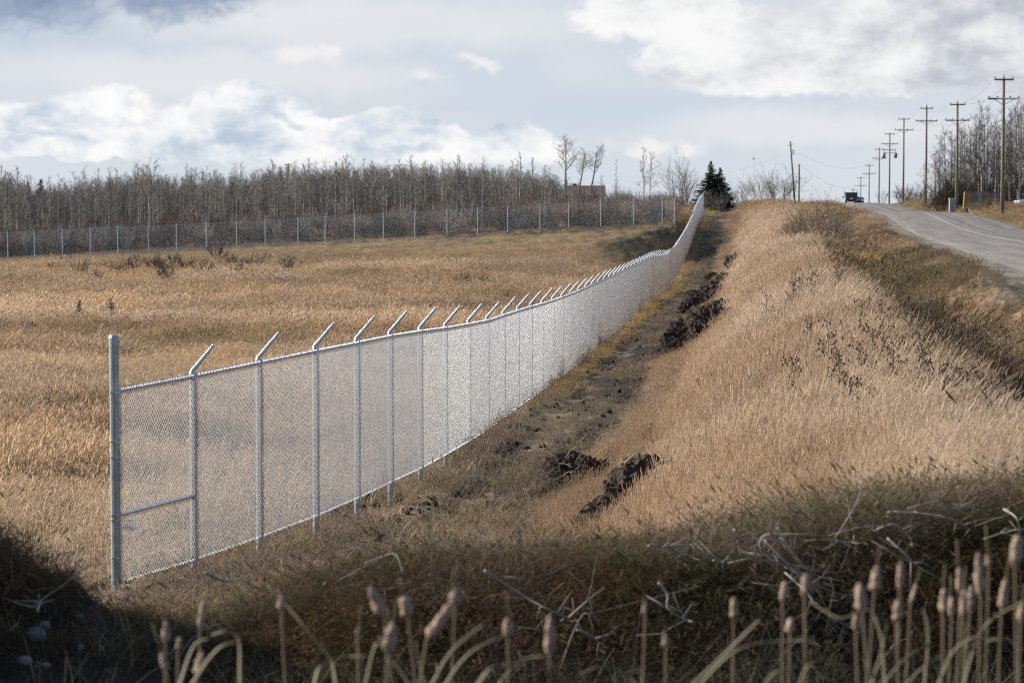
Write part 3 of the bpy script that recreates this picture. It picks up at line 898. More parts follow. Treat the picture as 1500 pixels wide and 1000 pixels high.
finish('verge_grass', 'brown and olive grass in the ditch and along the road verges', 'grass', X, Z, keep, tint, size, mead, 6, grow=0.7, spin=0.8)

# brown undergrowth beyond the far fence and over the hill top
X, Z = sample(34000, 208, 420, lambda z: (-0.25 * z, np.minimum(x_road(z) - 4, 0.25 * z)), 1.0)
n1 = fbm(X * 0.12, Z * 0.1, 4); n2 = fbm(X * 0.5, Z * 0.4, 3); uf = X - x_fence(Z)
keep = np.where(uf < 0, sstep(216, 228, Z + 8 * (n2 - 0.5)), sstep(3.0, 5.0, uf)) * (1 - 0.9 * (np.abs(uf) < 0.6)) * 0.9
tint = lerp(BROWN, RUST, sstep(0.4, 0.6, n1)); tint = lerp(tint, TAN, 0.6 * sstep(0.48, 0.68, n2))
tint = lerp(tint, GREY, 0.7 * (uf < -3) * sstep(0.3, 0.5, n1))
tint = tint * (1 - 0.35 * (uf < -3))[:, None]
finish('rough_grass', 'rough brown undergrowth beyond the far fence and on the hill', 'grass', X, Z, keep, tint, 1.0 + 0.9 * n2, mead, 6, grow=0.5, spin=1.0)

# short tufts on the track
short = proto_collection([tuft(50 + s, 22, 0.16, 0.07, 0.22, 0.006, (0.05, 0.0), 0.4, 3, 0.012, 0.06, 0.45) for s in range(5)], 'short_tufts')
X, Z = sample(52000, 24, 330, lambda z: (x_fence(z) - 2.6, x_line(z) + 4.6), 1.2)
u = X - x_line(Z); uf = X - x_fence(Z); n1 = fbm(X * 0.8, Z * 0.35, 4); n2 = fbm(X * 2.2, Z * 1.0, 3)
rut = np.exp(-((u - 1.0) / 0.35) ** 2) + np.exp(-((u - 2.45) / 0.45) ** 2)
keep = np.clip(0.05 + 0.5 * sstep(0.52, 0.66, n1) + 0.25 * sstep(0.56, 0.68, n2) + 0.30 * np.exp(-((uf - 0.15) / 0.3) ** 2) - 0.5 * rut - 0.12 * (u > 0.8) * (u < 3.4), 0.02, 1)
tint = lerp(TAN, GREY, sstep(0.36, 0.56, n1)); tint = lerp(tint, OLIVE, 0.7 * sstep(0.54, 0.66, n2)); tint = lerp(tint, GREEN, 0.35 * sstep(0.6, 0.7, n2))
tint = lerp(tint, YELLOW, 0.6 * np.exp(-((uf - 0.45) / 0.5) ** 2) * sstep(45, 90, Z))
tint = lerp(tint, GREY, 0.35 * (Z < 60) * sstep(0.4, 0.55, n1))
finish('track_grass', 'short olive and yellow tufts growing along the dirt track', 'grass', X, Z, keep, tint, 0.8 + 0.9 * n1, short, 5, grow=0.8, spin=3)

# mid-height tan grass on the slope foot close to the bank
X, Z = sample(26000, 14.0, 38, lambda z: (np.maximum(-0.23 * z, x_fence(z) + 0.8), np.minimum(x_line(z) + 6.5, 0.23 * z)), 1.0)
u = X - x_line(Z); n1 = fbm(X * 0.6, Z * 0.4, 4); n2 = fbm(X * 2.0, Z * 1.3, 3)
keep = np.clip(sstep(0.40, 0.58, n1 + 0.10 * (Z < 24)) * (1 - 0.7 * sstep(28, 38, Z) * (u < 2.2)), 0.05, 1) * 0.9
tint = lerp(TAN, GREY, sstep(0.36, 0.58, n2)); tint = lerp(tint, OLIVE, 0.2 * sstep(0.5, 0.64, n1))
tint = lerp(tint, RUST, 0.4 * sstep(0.55, 0.7, n2))
finish('foot_grass', 'thin greyish tan grass at the foot of the ridge', 'grass', X, Z, keep, tint, 0.8 + 0.7 * n2, short, 5, spin=0.8)

# dark turf on the near bank, its low albedo standing in for shade
turf = proto_collection([tuft(80 + s, 40, 0.09, 0.05, 0.17, 0.0040, (0.05, -0.25), 0.9, 5, 0.006, 0.03, 0.55, 4) for s in range(6)], 'turf_tufts')
X, Z = sample(36000, 11.7, 16.2, lambda z: (-0.25 * z, 0.24 * z), 0.5)
n1 = fbm(X * 1.3, Z * 1.3, 4); n2 = fbm(X * 4, Z * 4, 3)
hol = 1 - sstep(-1.75, -1.30, X + 0.25 * (n1 - 0.5))
keep = (1 - 0.93 * hol * (1 - sstep(14.2, 15, Z))) * np.clip(0.3 + sstep(0.36, 0.5, n2), 0, 1) * sstep(11.75, 12.2, Z)
keep = np.maximum(keep, 0.9 * (X < -2.55) * (Z > 12.5))
DK = 0.55
tint = lerp((0.075, 0.062, 0.036), (0.11, 0.068, 0.038), sstep(0.42, 0.6, n1)); tint = lerp(tint, (0.045, 0.052, 0.020), sstep(0.50, 0.62, n2) * 0.8)
tint = lerp(tint, (0.20, 0.165, 0.125), 0.8 * sstep(0.60, 0.70, fbm(X * 2.3 + 5, Z * 2.3, 3)))
tint = lerp(tint, (0.28, 0.21, 0.14), 0.7 * sstep(13.4, 15.4, Z + 0.9 * (n1 - 0.5)))
finish('bank_turf', 'dark rusty and mossy turf hanging over the near bank', 'turf', X, Z, keep, tint, (0.55 + 1.1 * sstep(0.35, 0.65, n1)) * np.where(X < -1.2, 0.6, 1.0), turf, 6, spin=0.9)

tang = proto_collection([tuft(180 + s, 16, 0.07, 0.12, 0.34, 0.0055, (0.10, -0.35), 1.2, 3, 0.010, 0.05, 0.55, 6) for s in range(6)], 'tangle_tufts')
X, Z = sample(12000, 11.9, 15.4, lambda z: (-0.26 * z, 0.24 * z), 0.3)
n1 = fbm(X * 1.1 + 3, Z * 1.3, 4); n2 = fbm(X * 3 + 7, Z * 3, 3)
keep = sstep(0.36, 0.54, n1) * (1 - sstep(14.0, 15.2, Z)) * (1 - 0.92 * (X > -2.6) * (X < -1.45) * (Z < 14))
tint = lerp((0.10, 0.078, 0.05), (0.28, 0.215, 0.15), rng.random(len(X)) ** 1.6 * sstep(0.3, 0.6, n2) + 0.25 * sstep(13, 15, Z))
tint = lerp(tint, (0.16, 0.085, 0.04), 0.5 * sstep(0.5, 0.62, fbm(X * 0.9 + 17, Z * 0.9, 3)))
tint = lerp(tint, (0.09, 0.10, 0.04), 0.5 * sstep(0.54, 0.64, fbm(X * 1.1 + 37, Z * 1.1, 3)))
tint = tint * (0.62 + 0.38 * sstep(12.6, 13.6, Z))[:, None]  # lower bank face darker: its shade is put into the grass tint
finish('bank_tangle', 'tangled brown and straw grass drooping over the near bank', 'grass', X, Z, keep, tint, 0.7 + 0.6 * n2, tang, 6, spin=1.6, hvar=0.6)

# ------------------------------------------------------------------ trees
M_bark = material('aspen_bark', (0.23, 0.21, 0.185), 0.9, var=0.45, scale=3.0)
M_twig = material('grey_twigs', (0.155, 0.137, 0.118), 0.9, var=0.3, scale=1.5)
M_darkbark = material('dark_bark', (0.10, 0.085, 0.07), 0.9, var=0.35, scale=3.0)
M_redtwig = material('red_brown_twigs', (0.13, 0.085, 0.06), 0.9, var=0.3, scale=2.0)
M_needle = material('spruce_needles', (0.028, 0.045, 0.026), 0.85, var=0.4, scale=2.5)

def bare_tree(seed, H, r0, lean=(0, 0), first=0.35, nb=26, blen=0.26, up=0.9, subs=5, twigs=2, bend=0.03, fork=None, tw=0.011):
    """trunk and crown meshes of a leafless tree"""
    r = random.Random(seed)
    tr, cr = MB(), MB()
    n = 9
    pts, p = [], Vector((0, 0, -0.15))
    for i in range(n + 1):
        t = i / n
        pts.append(p.copy())
        p = p + Vector((lean[0] + r.gauss(0, bend), lean[1] + r.gauss(0, bend), 1)) * (H / n)
    rad = lambda t: r0 * (1 - 0.86 * t) ** 0.9
    tr.tube(pts, [rad(i / n) for i in range(n + 1)], 6)
    def pos(t):
        k = min(int(t * n), n - 1); f = t * n - k
        return pts[k].lerp(pts[k + 1], f)
    def limb(p, dirv, L, rr, level):
        m = 3 if level < 2 else 2
        q = [p.copy()]
        d = dirv.normalized()
        for _ in range(m):
            d = (d + Vector((r.gauss(0, .16), r.gauss(0, .16), r.gauss(0.06, .14)))).normalized()
            q.append(q[-1] + d * L / m)
        cr.tube(q, [max(rr * (1 - 0.7 * i / m), tw * 0.5) for i in range(m + 1)], 3, cap=False)
        if level == 0: k = subs
        elif level == 1: k = twigs
        else: k = 0
        for _ in range(k):
            t = r.uniform(0.25, 1.0)
            i = min(int(t * m), m - 1)
            b = q[i].lerp(q[i + 1], t * m - i)
            dd = (d + Vector((r.gauss(0, .65), r.gauss(0, .65), r.gauss(0.25, .45)))).normalized()
            limb(b, dd, L * r.uniform(0.35, 0.6), rr * 0.55, level + 1)
    for i in range(nb):
        t = first + (0.99 - first) * (i + r.random()) / nb
        a = r.uniform(0, 2 * math.pi)
        L = H * blen * (1.15 - 0.75 * (t - first) / (1 - first)) * r.uniform(0.6, 1.15)
        limb(pos(t), Vector((math.cos(a), math.sin(a), up * r.uniform(0.7, 1.3))), L, max(rad(t) * 0.42, tw), 0)
    return tr, cr

def shrub_mesh(seed, H, W, stems=16, subs=6, tw=0.008):
    r = random.Random(seed)
    mb = MB()
    def limb(p, d, L, rr, lv):
        q = [p]
        for _ in range(3):
            d = (d + Vector((r.gauss(0, .16), r.gauss(0, .16), r.gauss(0.02, .1)))).normalized()
            q.append(q[-1] + d * L / 3)
        mb.tube(q, [rr, rr * .8, rr * .6, rr * .35], 3, cap=False)
        if lv < 2:
            for _ in range(subs if lv == 0 else 3):
                t = r.uniform(0.3, 1); i = min(int(t * 3), 2)
                limb(q[i].lerp(q[i + 1], t * 3 - i), (d + Vector((r.gauss(0, .5), r.gauss(0, .5), r.gauss(.15, .35)))).normalized(), L * r.uniform(.3, .55), rr * .6, lv + 1)
    for _ in range(stems):
        a = r.uniform(0, 6.28)
        o = r.random() * W * 0.5
        sl = W / H * r.uniform(0.1, 0.75)
        limb(Vector((math.cos(a) * o * 0.4, math.sin(a) * o * 0.4, -0.05)), Vector((math.cos(a) * sl, math.sin(a) * sl, 1)), H * r.uniform(0.6, 0.95), tw * 1.6, 0)
    return mb

def make_tree(mbs, mt, mc, label, loc, rz=0.0, group=None, name='bare_tree', cat='tree'):
    t = thing(name, label, cat, loc, rz, group)
    mbs[0].build('trunk', mt, t)
    mbs[1].build('crown', mc, t)
    return t

# the bare wood beyond the far fence: seven trees of its kind, then copies
r = random.Random(5)
kinds = []
for s in range(7):
    H = 7.0
    kinds.append(bare_tree(100 + s, H, r.uniform(0.055, 0.085), (r.gauss(0, .02), r.gauss(0, .02)), r.uniform(0.22, 0.4), 26, 0.17, 1.5, 5, 2, 0.02, tw=0.010))
wood = []
for s, k in enumerate(kinds):
    wood.append(make_tree(k, M_bark, M_twig, 'slender leafless aspen in the dense bare wood beyond the far fence', (0, 0, 0), group='leafless aspens of the wood beyond the far fence'))
spots = []
tries = 0
while len(spots) < 285 and tries < 9000:
    tries += 1
    d = 232 + 62 * r.random() ** 1.2
    px = r.uniform(-70, 905)
    if r.random() < (px - 560) / 420 * 0.8: continue
    X = (px - 750) / F * d
    if any(abs(X - a) < 0.35 and abs(d - b) < 0.8 for a, b in spots): continue
    spots.append((X, d))
for i, (X, d) in enumerate(spots):
    t = wood[i] if i < len(wood) else copy_tree(wood[i % len(wood)])
    t.location = (X, d, gz(X, d) - 0.05)
    t.rotation_euler = (0, 0, r.uniform(0, 6.28))
    px = 750 + F * X / d
    top = np.interp(px, [-80, 20, 60, 120, 220, 300, 420, 520, 600, 740, 800, 860, 910], [252, 256, 278, 260, 250, 258, 246, 241, 240, 243, 248, 268, 272])
    h = at(px, top + r.choice((r.uniform(-6, 26), r.uniform(-6, 26), r.uniform(-16, 0))), d).z - t.location.z
    h = max(h, 3.0)
    t.scale = (0.55 + 0.06 * h, 0.55 + 0.06 * h, h / 7.0)

# the rest of the wood reads as one mass
wcoll = proto_collection([bpy.data.objects.new('p', o.data) for w in wood for o in []], 'wood_mass')
for s in range(6):
    a, b = bare_tree(200 + s, 7.0, r.uniform(0.05, 0.08), (r.gauss(0, .02), r.gauss(0, .02)), r.uniform(0.15, 0.35), 24, 0.18, 1.4, 5, 2, 0.02, tw=0.011)
    nv = len(a.v)
    mb = MB(); mb.add(a.v, a.f); mb.add(b.v, b.f)
    me = bpy.data.meshes.new('far_tree')
    me.from_pydata(mb.v, [], mb.f)
    me.materials.append(M_bark); me.materials.append(M_twig)
    nf = len(a.f)
    me.polygons.foreach_set('material_index', [0] * nf + [1] * (len(mb.f) - nf))
    wcoll.objects.link(bpy.data.objects.new('far_tree', me))
N = 2600
d = 258 + 110 * rng.random(N)
px = rng.uniform(-90, 850, N)
X = (px - 750) / F * d
zz = ground(X, d)
top = np.interp(px, [-80, 20, 60, 120, 220, 300, 420, 520, 600, 740, 800, 860], [256, 260, 280, 264, 256, 262, 250, 245, 243, 248, 256, 276]) + rng.uniform(-3, 26, N)
h = np.maximum((300 - top) / F * d - zz, 2.5)
scatter('distant_wood', 'grey mass of leafless trees filling the background behind the far fence', 'wood', np.stack([X, d, zz], -1),
        np.stack([0 * d, 0 * d, rng.uniform(0, 6.28, N)], -1), np.stack([0.6 + 0.05 * h, 0.6 + 0.05 * h, h / 7.0], -1), np.ones((N, 3)), rng.integers(0, 6, N), wcoll)

# brushwood at the foot of the wood
bcoll = bpy.data.collections.new('brush')
for s in range(5):
    mb = shrub_mesh(300 + s, 1.6, 1.2, 14, 5, 0.009)
    me = bpy.data.meshes.new('brush'); me.from_pydata(mb.v, [], mb.f); me.materials.append(M_twig if s % 2 else M_redtwig)
    bcoll.objects.link(bpy.data.objects.new('brush', me))
N = 1500
d = 216 + 50 * rng.random(N) ** 1.3
px = rng.uniform(-90, 1015, N)
X = (px - 750) / F * d
kp = (X < x_fence(d) - 2) & (rng.random(N) < 0.35 + 0.4 * (px > 740) + 0.65 * sstep(0.4, 0.6, fbm(X * 0.15, d * 0.15, 3)))
X, d = X[kp], d[kp]; N = len(d)
scatter('underbrush', 'tangled grey and reddish brush along the foot of the bare wood', 'brush', np.stack([X, d, ground(X, d)], -1),
        np.stack([0 * d, 0 * d, rng.uniform(0, 6.28, N)], -1), np.stack([rng.uniform(.8, 1.6, N), rng.uniform(.8, 1.6, N), rng.uniform(.6, 1.5, N)], -1), np.ones((N, 3)), rng.integers(0, 5, N), bcoll)

def tree_to(px, base_d, top_py, **kw):
    """height in metres that lifts a tree at column px, distance base_d, up to photo row top_py"""
    b = stand(px, base_d)
    return b, at(px, top_py, base_d).z - b.z

# trees that stand out
def lone(px, d, top, seed, label, lean=(0, 0), mt=M_darkbark, mc=M_twig, name='bare_tree', cat='tree', group=None, **kw):
    b, H = tree_to(px, d, top)
    k = dict(first=0.45, nb=22, blen=0.2, up=0.8, subs=5, twigs=3, bend=0.03, tw=0.014)
    k.update(kw)
    return make_tree(bare_tree(seed, H, k.pop('r0', 0.13), lean, **k), mt, mc, label, b, group=group, name=name, cat=cat)
lone(828, 262, 202, 401, 'tall straight bare tree with a round crown rising left of the dark roof', first=0.55, blen=0.22, r0=0.14, nb=26)
lone(843, 266, 222, 402, 'bare tree leaning right in front of the dark roof, smaller of a leaning pair', lean=(0.18, 0), first=0.6, blen=0.2, bend=0.05)
lone(860, 266, 216, 403, 'taller bare tree leaning right above the end of the dark roof', lean=(0.16, 0), first=0.6, blen=0.22, bend=0.05)
lone(902, 275, 232, 404, 'very thin bare sapling standing alone between the roof and the pair of slim trees', first=0.3, blen=0.07, r0=0.05, nb=18, mt=M_bark)
lone(942, 270, 214, 405, 'left and taller of two slim bare trees beside the conifers', first=0.35, blen=0.13, r0=0.09, mt=M_bark)
lone(951, 272, 222, 406, 'right and shorter of two slim bare trees beside the conifers', lean=(0.03, 0), first=0.4, blen=0.15, r0=0.08, mt=M_bark)
lone(762, 250, 222, 407, 'tall thin bare tree poking above the right end of the wood', first=0.3, blen=0.10, r0=0.09, mt=M_bark)
lone(780, 252, 229, 408, 'dark bare tree with a dense crown at the right end of the wood', first=0.3, blen=0.11, r0=0.09, nb=30)
lone(225, 246, 236, 409, 'bare tree with a wide bushy top standing above the left part of the wood', first=0.4, blen=0.16, r0=0.09, mt=M_bark)
lone(8, 244, 247, 410, 'tall bare tree at the left edge of the wood', first=0.3, blen=0.14, r0=0.09, mt=M_bark)
lone(812, 256, 254, 411, 'low broad bare tree to the left of the dark roof', first=0.25, blen=0.22, r0=0.1, nb=30)

def bush(px, d, top, width_px, seed, label, mat=M_twig, name='bare_bush', stems=22, subs=6, tw=0.012, group=None, base=None):
    b = stand(px, d) if base is None else base
    H = at(px, top, d).z - b.z
    mb = shrub_mesh(seed, H * 1.05, width_px / F * d, stems, subs, tw)
    return tag(mb.build(name, mat, loc=b), label, 'bush', group)
bush(997, 275, 243, 46, 420, 'large rounded bare bush left of the conifers', M_darkbark, stems=30, tw=0.016)
bush(1142, 330, 254, 56, 421, 'wide leafless bush just left of the leaning wooden pole', M_twig, stems=34, tw=0.018)
bush(1118, 330, 262, 50, 422, 'leafless bush between the conifers and the wide bush by the leaning pole', M_twig, stems=24, tw=0.014)
bush(1088, 325, 266, 44, 423, 'thin leafless bush right beside the conifers', M_twig, stems=20, tw=0.013)
bush(1068, 320, 276, 30, 424, 'low reddish bush just right of the spruce pair', M_redtwig, stems=20, tw=0.013)
bush(1032, 286, 283, 26, 436, 'low grey bush in front of the left foot of the spruce pair', M_twig, stems=30, tw=0.010)
bush(1054, 286, 282, 30, 437, 'low grey bush in front of the right foot of the spruce pair', M_twig, stems=30, tw=0.010)
bush(1207, 175, 283, 44, 425, 'bare upright bush on the ridge crest in front of the far road crest', M_twig, stems=16, subs=4, tw=0.007)
bush(1222, 150, 320, 56, 426, 'dark tangled bush in the ditch behind the ridge crest', M_darkbark, stems=40, tw=0.010)
bush(1182, 120, 308, 50, 427, 'brown scrubby bush on the ridge top', M_redtwig, stems=40, subs=8, tw=0.006)
bush(1166, 112, 330, 34, 428, 'small dark scrubby bush on the left flank of the ridge top', M_redtwig, stems=30, subs=8, tw=0.006)
bush(1322, 420, 272, 40, 429, 'dark leafless bush behind the roadside poles', M_darkbark, stems=34, tw=0.022)
bush(1345, 420, 276, 34, 430, 'smaller dark leafless bush to the right of another behind the roadside poles', M_darkbark, stems=30, tw=0.022)
bush(1293, 420, 280, 12, 431, 'small thin shrub beside the far road crest', M_twig, stems=10, tw=0.015)
bush(1448, 236, 291, 46, 432, 'reddish leafless bush by the nearest utility pole', M_redtwig, stems=40, subs=8, tw=0.012)
bush(1425, 245, 297, 36, 433, 'low reddish bush in front of the picket fence', M_redtwig, stems=34, subs=8, tw=0.010)
bush(1476, 240, 296, 26, 434, 'reddish bush between the nearest utility pole and the silver car', M_redtwig, stems=26, subs=8, tw=0.010)
bush(1362, 330, 292, 26, 435, 'low grey bush below the orange diamond sign', M_twig, stems=24, tw=0.014)

# yellow grass clump in the ditch: a plant of its own
g = MB()
rr_ = random.Random(9)
for i in range(700):
    a, q = rr_.uniform(0, 6.28), 0.50 * math.sqrt(rr_.random())
    p = Vector((math.cos(a) * q, math.sin(a) * q, -0.05))
    hgt = rr_.uniform(0.45, 1.05)
    dv = Vector((math.cos(a) * q * 0.7 + rr_.gauss(0, .08), math.sin(a) * q * 0.7 + rr_.gauss(0, .08), 0))
    g.tube([p, p + Vector((0, 0, hgt * .6)) + dv * .5, p + Vector((0, 0, hgt)) + dv * 1.2], [0.008, 0.007, 0.002], 3, cap=False)
M_yel = material('yellow_stems', (0.58, 0.38, 0.10), 0.85, var=0.3, scale=3)
tag(g.build('yellow_grass_clump', M_yel, loc=hit(1258, 404)), 'bright yellow grass clump in the ditch beside the road', 'plant')

# conifers
def spruce(H, W, seed):
    r = random.Random(seed)
    tr = MB().tube([(0, 0, -0.2), (0, 0, H * 0.97)], [0.02 * H, 0.004 * H], 6)
    V, Fs = [], []
    nlay = 40
    for i in range(nlay):
        t = (i + 0.5) / nlay
        z = H * (0.04 + 0.95 * t)
        L0 = W * (1 - t) ** 0.85 * 0.98 + 0.05
        nbr = int(19 - 11 * t)
        for k in range(nbr):
            a = r.uniform(0, 6.28)
            L = L0 * r.uniform(0.55, 1.15)
            d = Vector((math.cos(a), math.sin(a), 0)); sd = Vector((-d.y, d.x, 0))
            m = max(int(L * 7), 3)
            for j in range(m):
                f = (j + 0.6) / m
                c = Vector((0, 0, z)) + d * L * f + Vector((0, 0, -0.30 * L * f + 0.26 * L * f * f + r.gauss(0, .03)))
                for q in (-1, 1, 0):
                    ln = 0.30 * L * (1 - 0.5 * f) * r.uniform(.6, 1.2) + 0.08
                    dr = (d * r.uniform(0.5, 1.1) + sd * q * r.uniform(.5, 1.1) + Vector((0, 0, r.uniform(-.45, .15)))).normalized()
                    up = Vector((r.gauss(0, .4), r.gauss(0, .4), 1)).cross(dr).normalized() * 0.055
                    n = len(V)
                    V += [c - up, c + dr * ln * .6 - up * 1.2, c + dr * ln, c + dr * ln * .6 + up * 1.2, c + up]
                    Fs.append((n, n + 1, n + 2, n + 3, n + 4))
    cr = MB(); cr.v = [tuple(v) for v in V]; cr.f = Fs
    return tr, cr
for px, dd, top, w, lab in ((1041, 300, 235, 20, 'dark green spruce on the hill top, taller and left of a close pair'),
                            (1054, 303, 245, 16, 'dark green spruce on the hill top, shorter and right of a close pair'),
                            (42, 330, 266, 12, 'small dark spruce inside the wood near the left edge, left of two'),
                            (61, 326, 262, 15, 'small dark spruce inside the wood near the left edge, right of two'),
                            (1386, 330, 262, 16, 'dark spruce half hidden behind the second nearest utility pole')):
    b, H = tree_to(px, dd, top)
    make_tree(spruce(H, w / F * dd * 1.6, px), M_darkbark, M_needle, lab, b, name='spruce')

# grove of tall bare poplars right of the road
r = random.Random(77)
gk = []
M_grovetwig = material('dark_twigs', (0.10, 0.085, 0.072), 0.9, var=0.35, scale=1.5)
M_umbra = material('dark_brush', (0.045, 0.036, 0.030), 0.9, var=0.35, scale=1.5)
for s in range(5):
    t = make_tree(bare_tree(500 + s, 12.0, 0.14, (r.gauss(0, .02), 0), 0.25, 36, 0.19, 1.1, 6, 3, 0.03, tw=0.016), M_bark if s == 1 else M_darkbark, M_grovetwig,
                  'tall leafless poplar in the grove behind the utility poles right of the road', (0, 0, 0), group='leafless poplars of the roadside grove')
    gk.append(t)
gspots = [(1433, 296, 168), (1456, 298, 172), (1466, 316, 160), (1488, 312, 150), (1408, 330, 182), (1376, 330, 196), (1384, 325, 188), (1392, 318, 192), (1404, 312, 186), (1412, 322, 190), (1420, 306, 184), (1437, 300, 152), (1445, 310, 158), (1430, 318, 170), (1452, 322, 186),
          (1463, 300, 182), (1470, 312, 172), (1478, 296, 166), (1486, 304, 158), (1492, 290, 148), (1498, 300, 140), (1507, 296, 150), (1516, 306, 160), (1398, 340, 200), (1426, 345, 182),
          (1456, 340, 178), (1482, 338, 164), (1501, 330, 160), (1368, 345, 220), (1441, 350, 172), (1474, 352, 174), (1412, 352, 194), (1490, 356, 168), (1525, 300, 150), (1536, 310, 152)]
for i, (px, dd, top) in enumerate(gspots):
    t = gk[i] if i < len(gk) else copy_tree(gk[i % len(gk)])
    b, H = tree_to(px, dd, top + 3)
    t.location = b
    t.rotation_euler = (0, 0, r.uniform(0, 6.28))
    t.scale = (0.9, 0.9, H / 12.0)
lone(1352, 350, 240, 520, 'small twisted bare tree with drooping leaves left of the grove by the third pole', first=0.4, blen=0.3, r0=0.12, up=0.3, nb=16)

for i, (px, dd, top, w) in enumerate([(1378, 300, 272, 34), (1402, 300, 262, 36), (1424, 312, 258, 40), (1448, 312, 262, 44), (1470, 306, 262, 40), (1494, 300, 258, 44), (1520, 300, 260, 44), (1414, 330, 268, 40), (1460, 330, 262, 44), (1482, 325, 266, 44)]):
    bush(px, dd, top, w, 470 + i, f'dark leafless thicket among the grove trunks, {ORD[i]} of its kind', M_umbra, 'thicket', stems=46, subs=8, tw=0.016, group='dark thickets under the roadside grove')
# saplings and shrubs standing in the meadow
shr = []
fld = [(115, 482, 436), (162, 480, 432), (682, 428, 402), (706, 428, 403), (486, 482, 462), (40, 492, 470), (150, 398, 384), (192, 402, 378), (118, 408, 382), (237, 406, 376), (246, 420, 384),
       (272, 398, 376), (300, 408, 380), (318, 385, 352), (340, 392, 372), (372, 396, 374), (386, 388, 370), (422, 404, 376), (205, 392, 372), (226, 396, 374), (170, 412, 386), (140, 420, 396), (560, 440, 424), (742, 442, 428), (100, 392, 374), (80, 402, 384), (350, 404, 384), (255, 394, 370)]
fld.sort(key=lambda q: q[0])
labs = {115: 'thin bare sapling in the open meadow, left of two dark saplings', 162: 'dark bare sapling in the open meadow just above the terminal post, right of two'}
for i, (px, by, ty) in enumerate(fld):
    h_ = hit(px, by)
    H = at(px, ty, h_.y).z - h_.z
    lab = labs.get(px, f'small leafless shrub in the meadow grass, {ORD[i]} of the meadow shrubs from the left')
    if px in labs:
        make_tree(bare_tree(600 + i, H, 0.045, (0.03, 0), 0.3, 26, 0.24, 1.0, 4, 1, 0.03, tw=0.014), M_darkbark, M_darkbark, lab, h_, name='sapling', group='shrubs standing in the meadow')
    else:
        o = shrub_mesh(600 + i, H, H * random.uniform(0.7, 1.3), 14, 6, 0.009 + 0.00005 * h_.y).build('meadow_shrub', M_twig if i % 3 else M_redtwig, loc=h_)
        tag(o, lab, 'shrub', 'shrubs standing in the meadow')

# ------------------------------------------------------------------ utility poles and lines
M_pole = material('weathered_pole_wood', (0.13, 0.122, 0.085), 0.9, var=0.35, scale=1.2)
M_arm = material('crossarm_wood', (0.10, 0.09, 0.075), 0.9, var=0.3, scale=1.5)
M_ins = material('insulator_glaze', (0.10, 0.09, 0.085), 0.3, var=0.1)
M_can = material('transformer_grey', (0.16, 0.17, 0.18), 0.5, 0.3, var=0.1)
M_line = material('conductor', (0.22, 0.23, 0.24), 0.4, 0.6, var=0.05)
poles = [(1467, 215.6, 113, 313, [(117, 28), (145, 46)]), (1400, 282, 150, 306, [(153.5, 22), (176.5, 36)]), (1355, 355, 155, 301, [(159, 18), (177.5, 31)]),
         (1322, 439, 173.5, 300, [(174.8, 16), (190.6, 27)]), (1301.6, 514, 195, 300, [(196.5, 14), (211, 24), (220, 17)]), (1286.5, 591, 217, 300, [(219, 13), (232, 21)]),
         (1272, 683, 241, 300, [(242.5, 12), (254.5, 20)]), (1259.8, 790, 259, 300, [(260.8, 11), (272, 18)]), (1249, 917, 276, 300, [(277.6, 10), (284, 16)])]
poles_all = [(1610, 149, 60, 330, [(66, 41), (108, 68)])] + poles
pole_tops = []
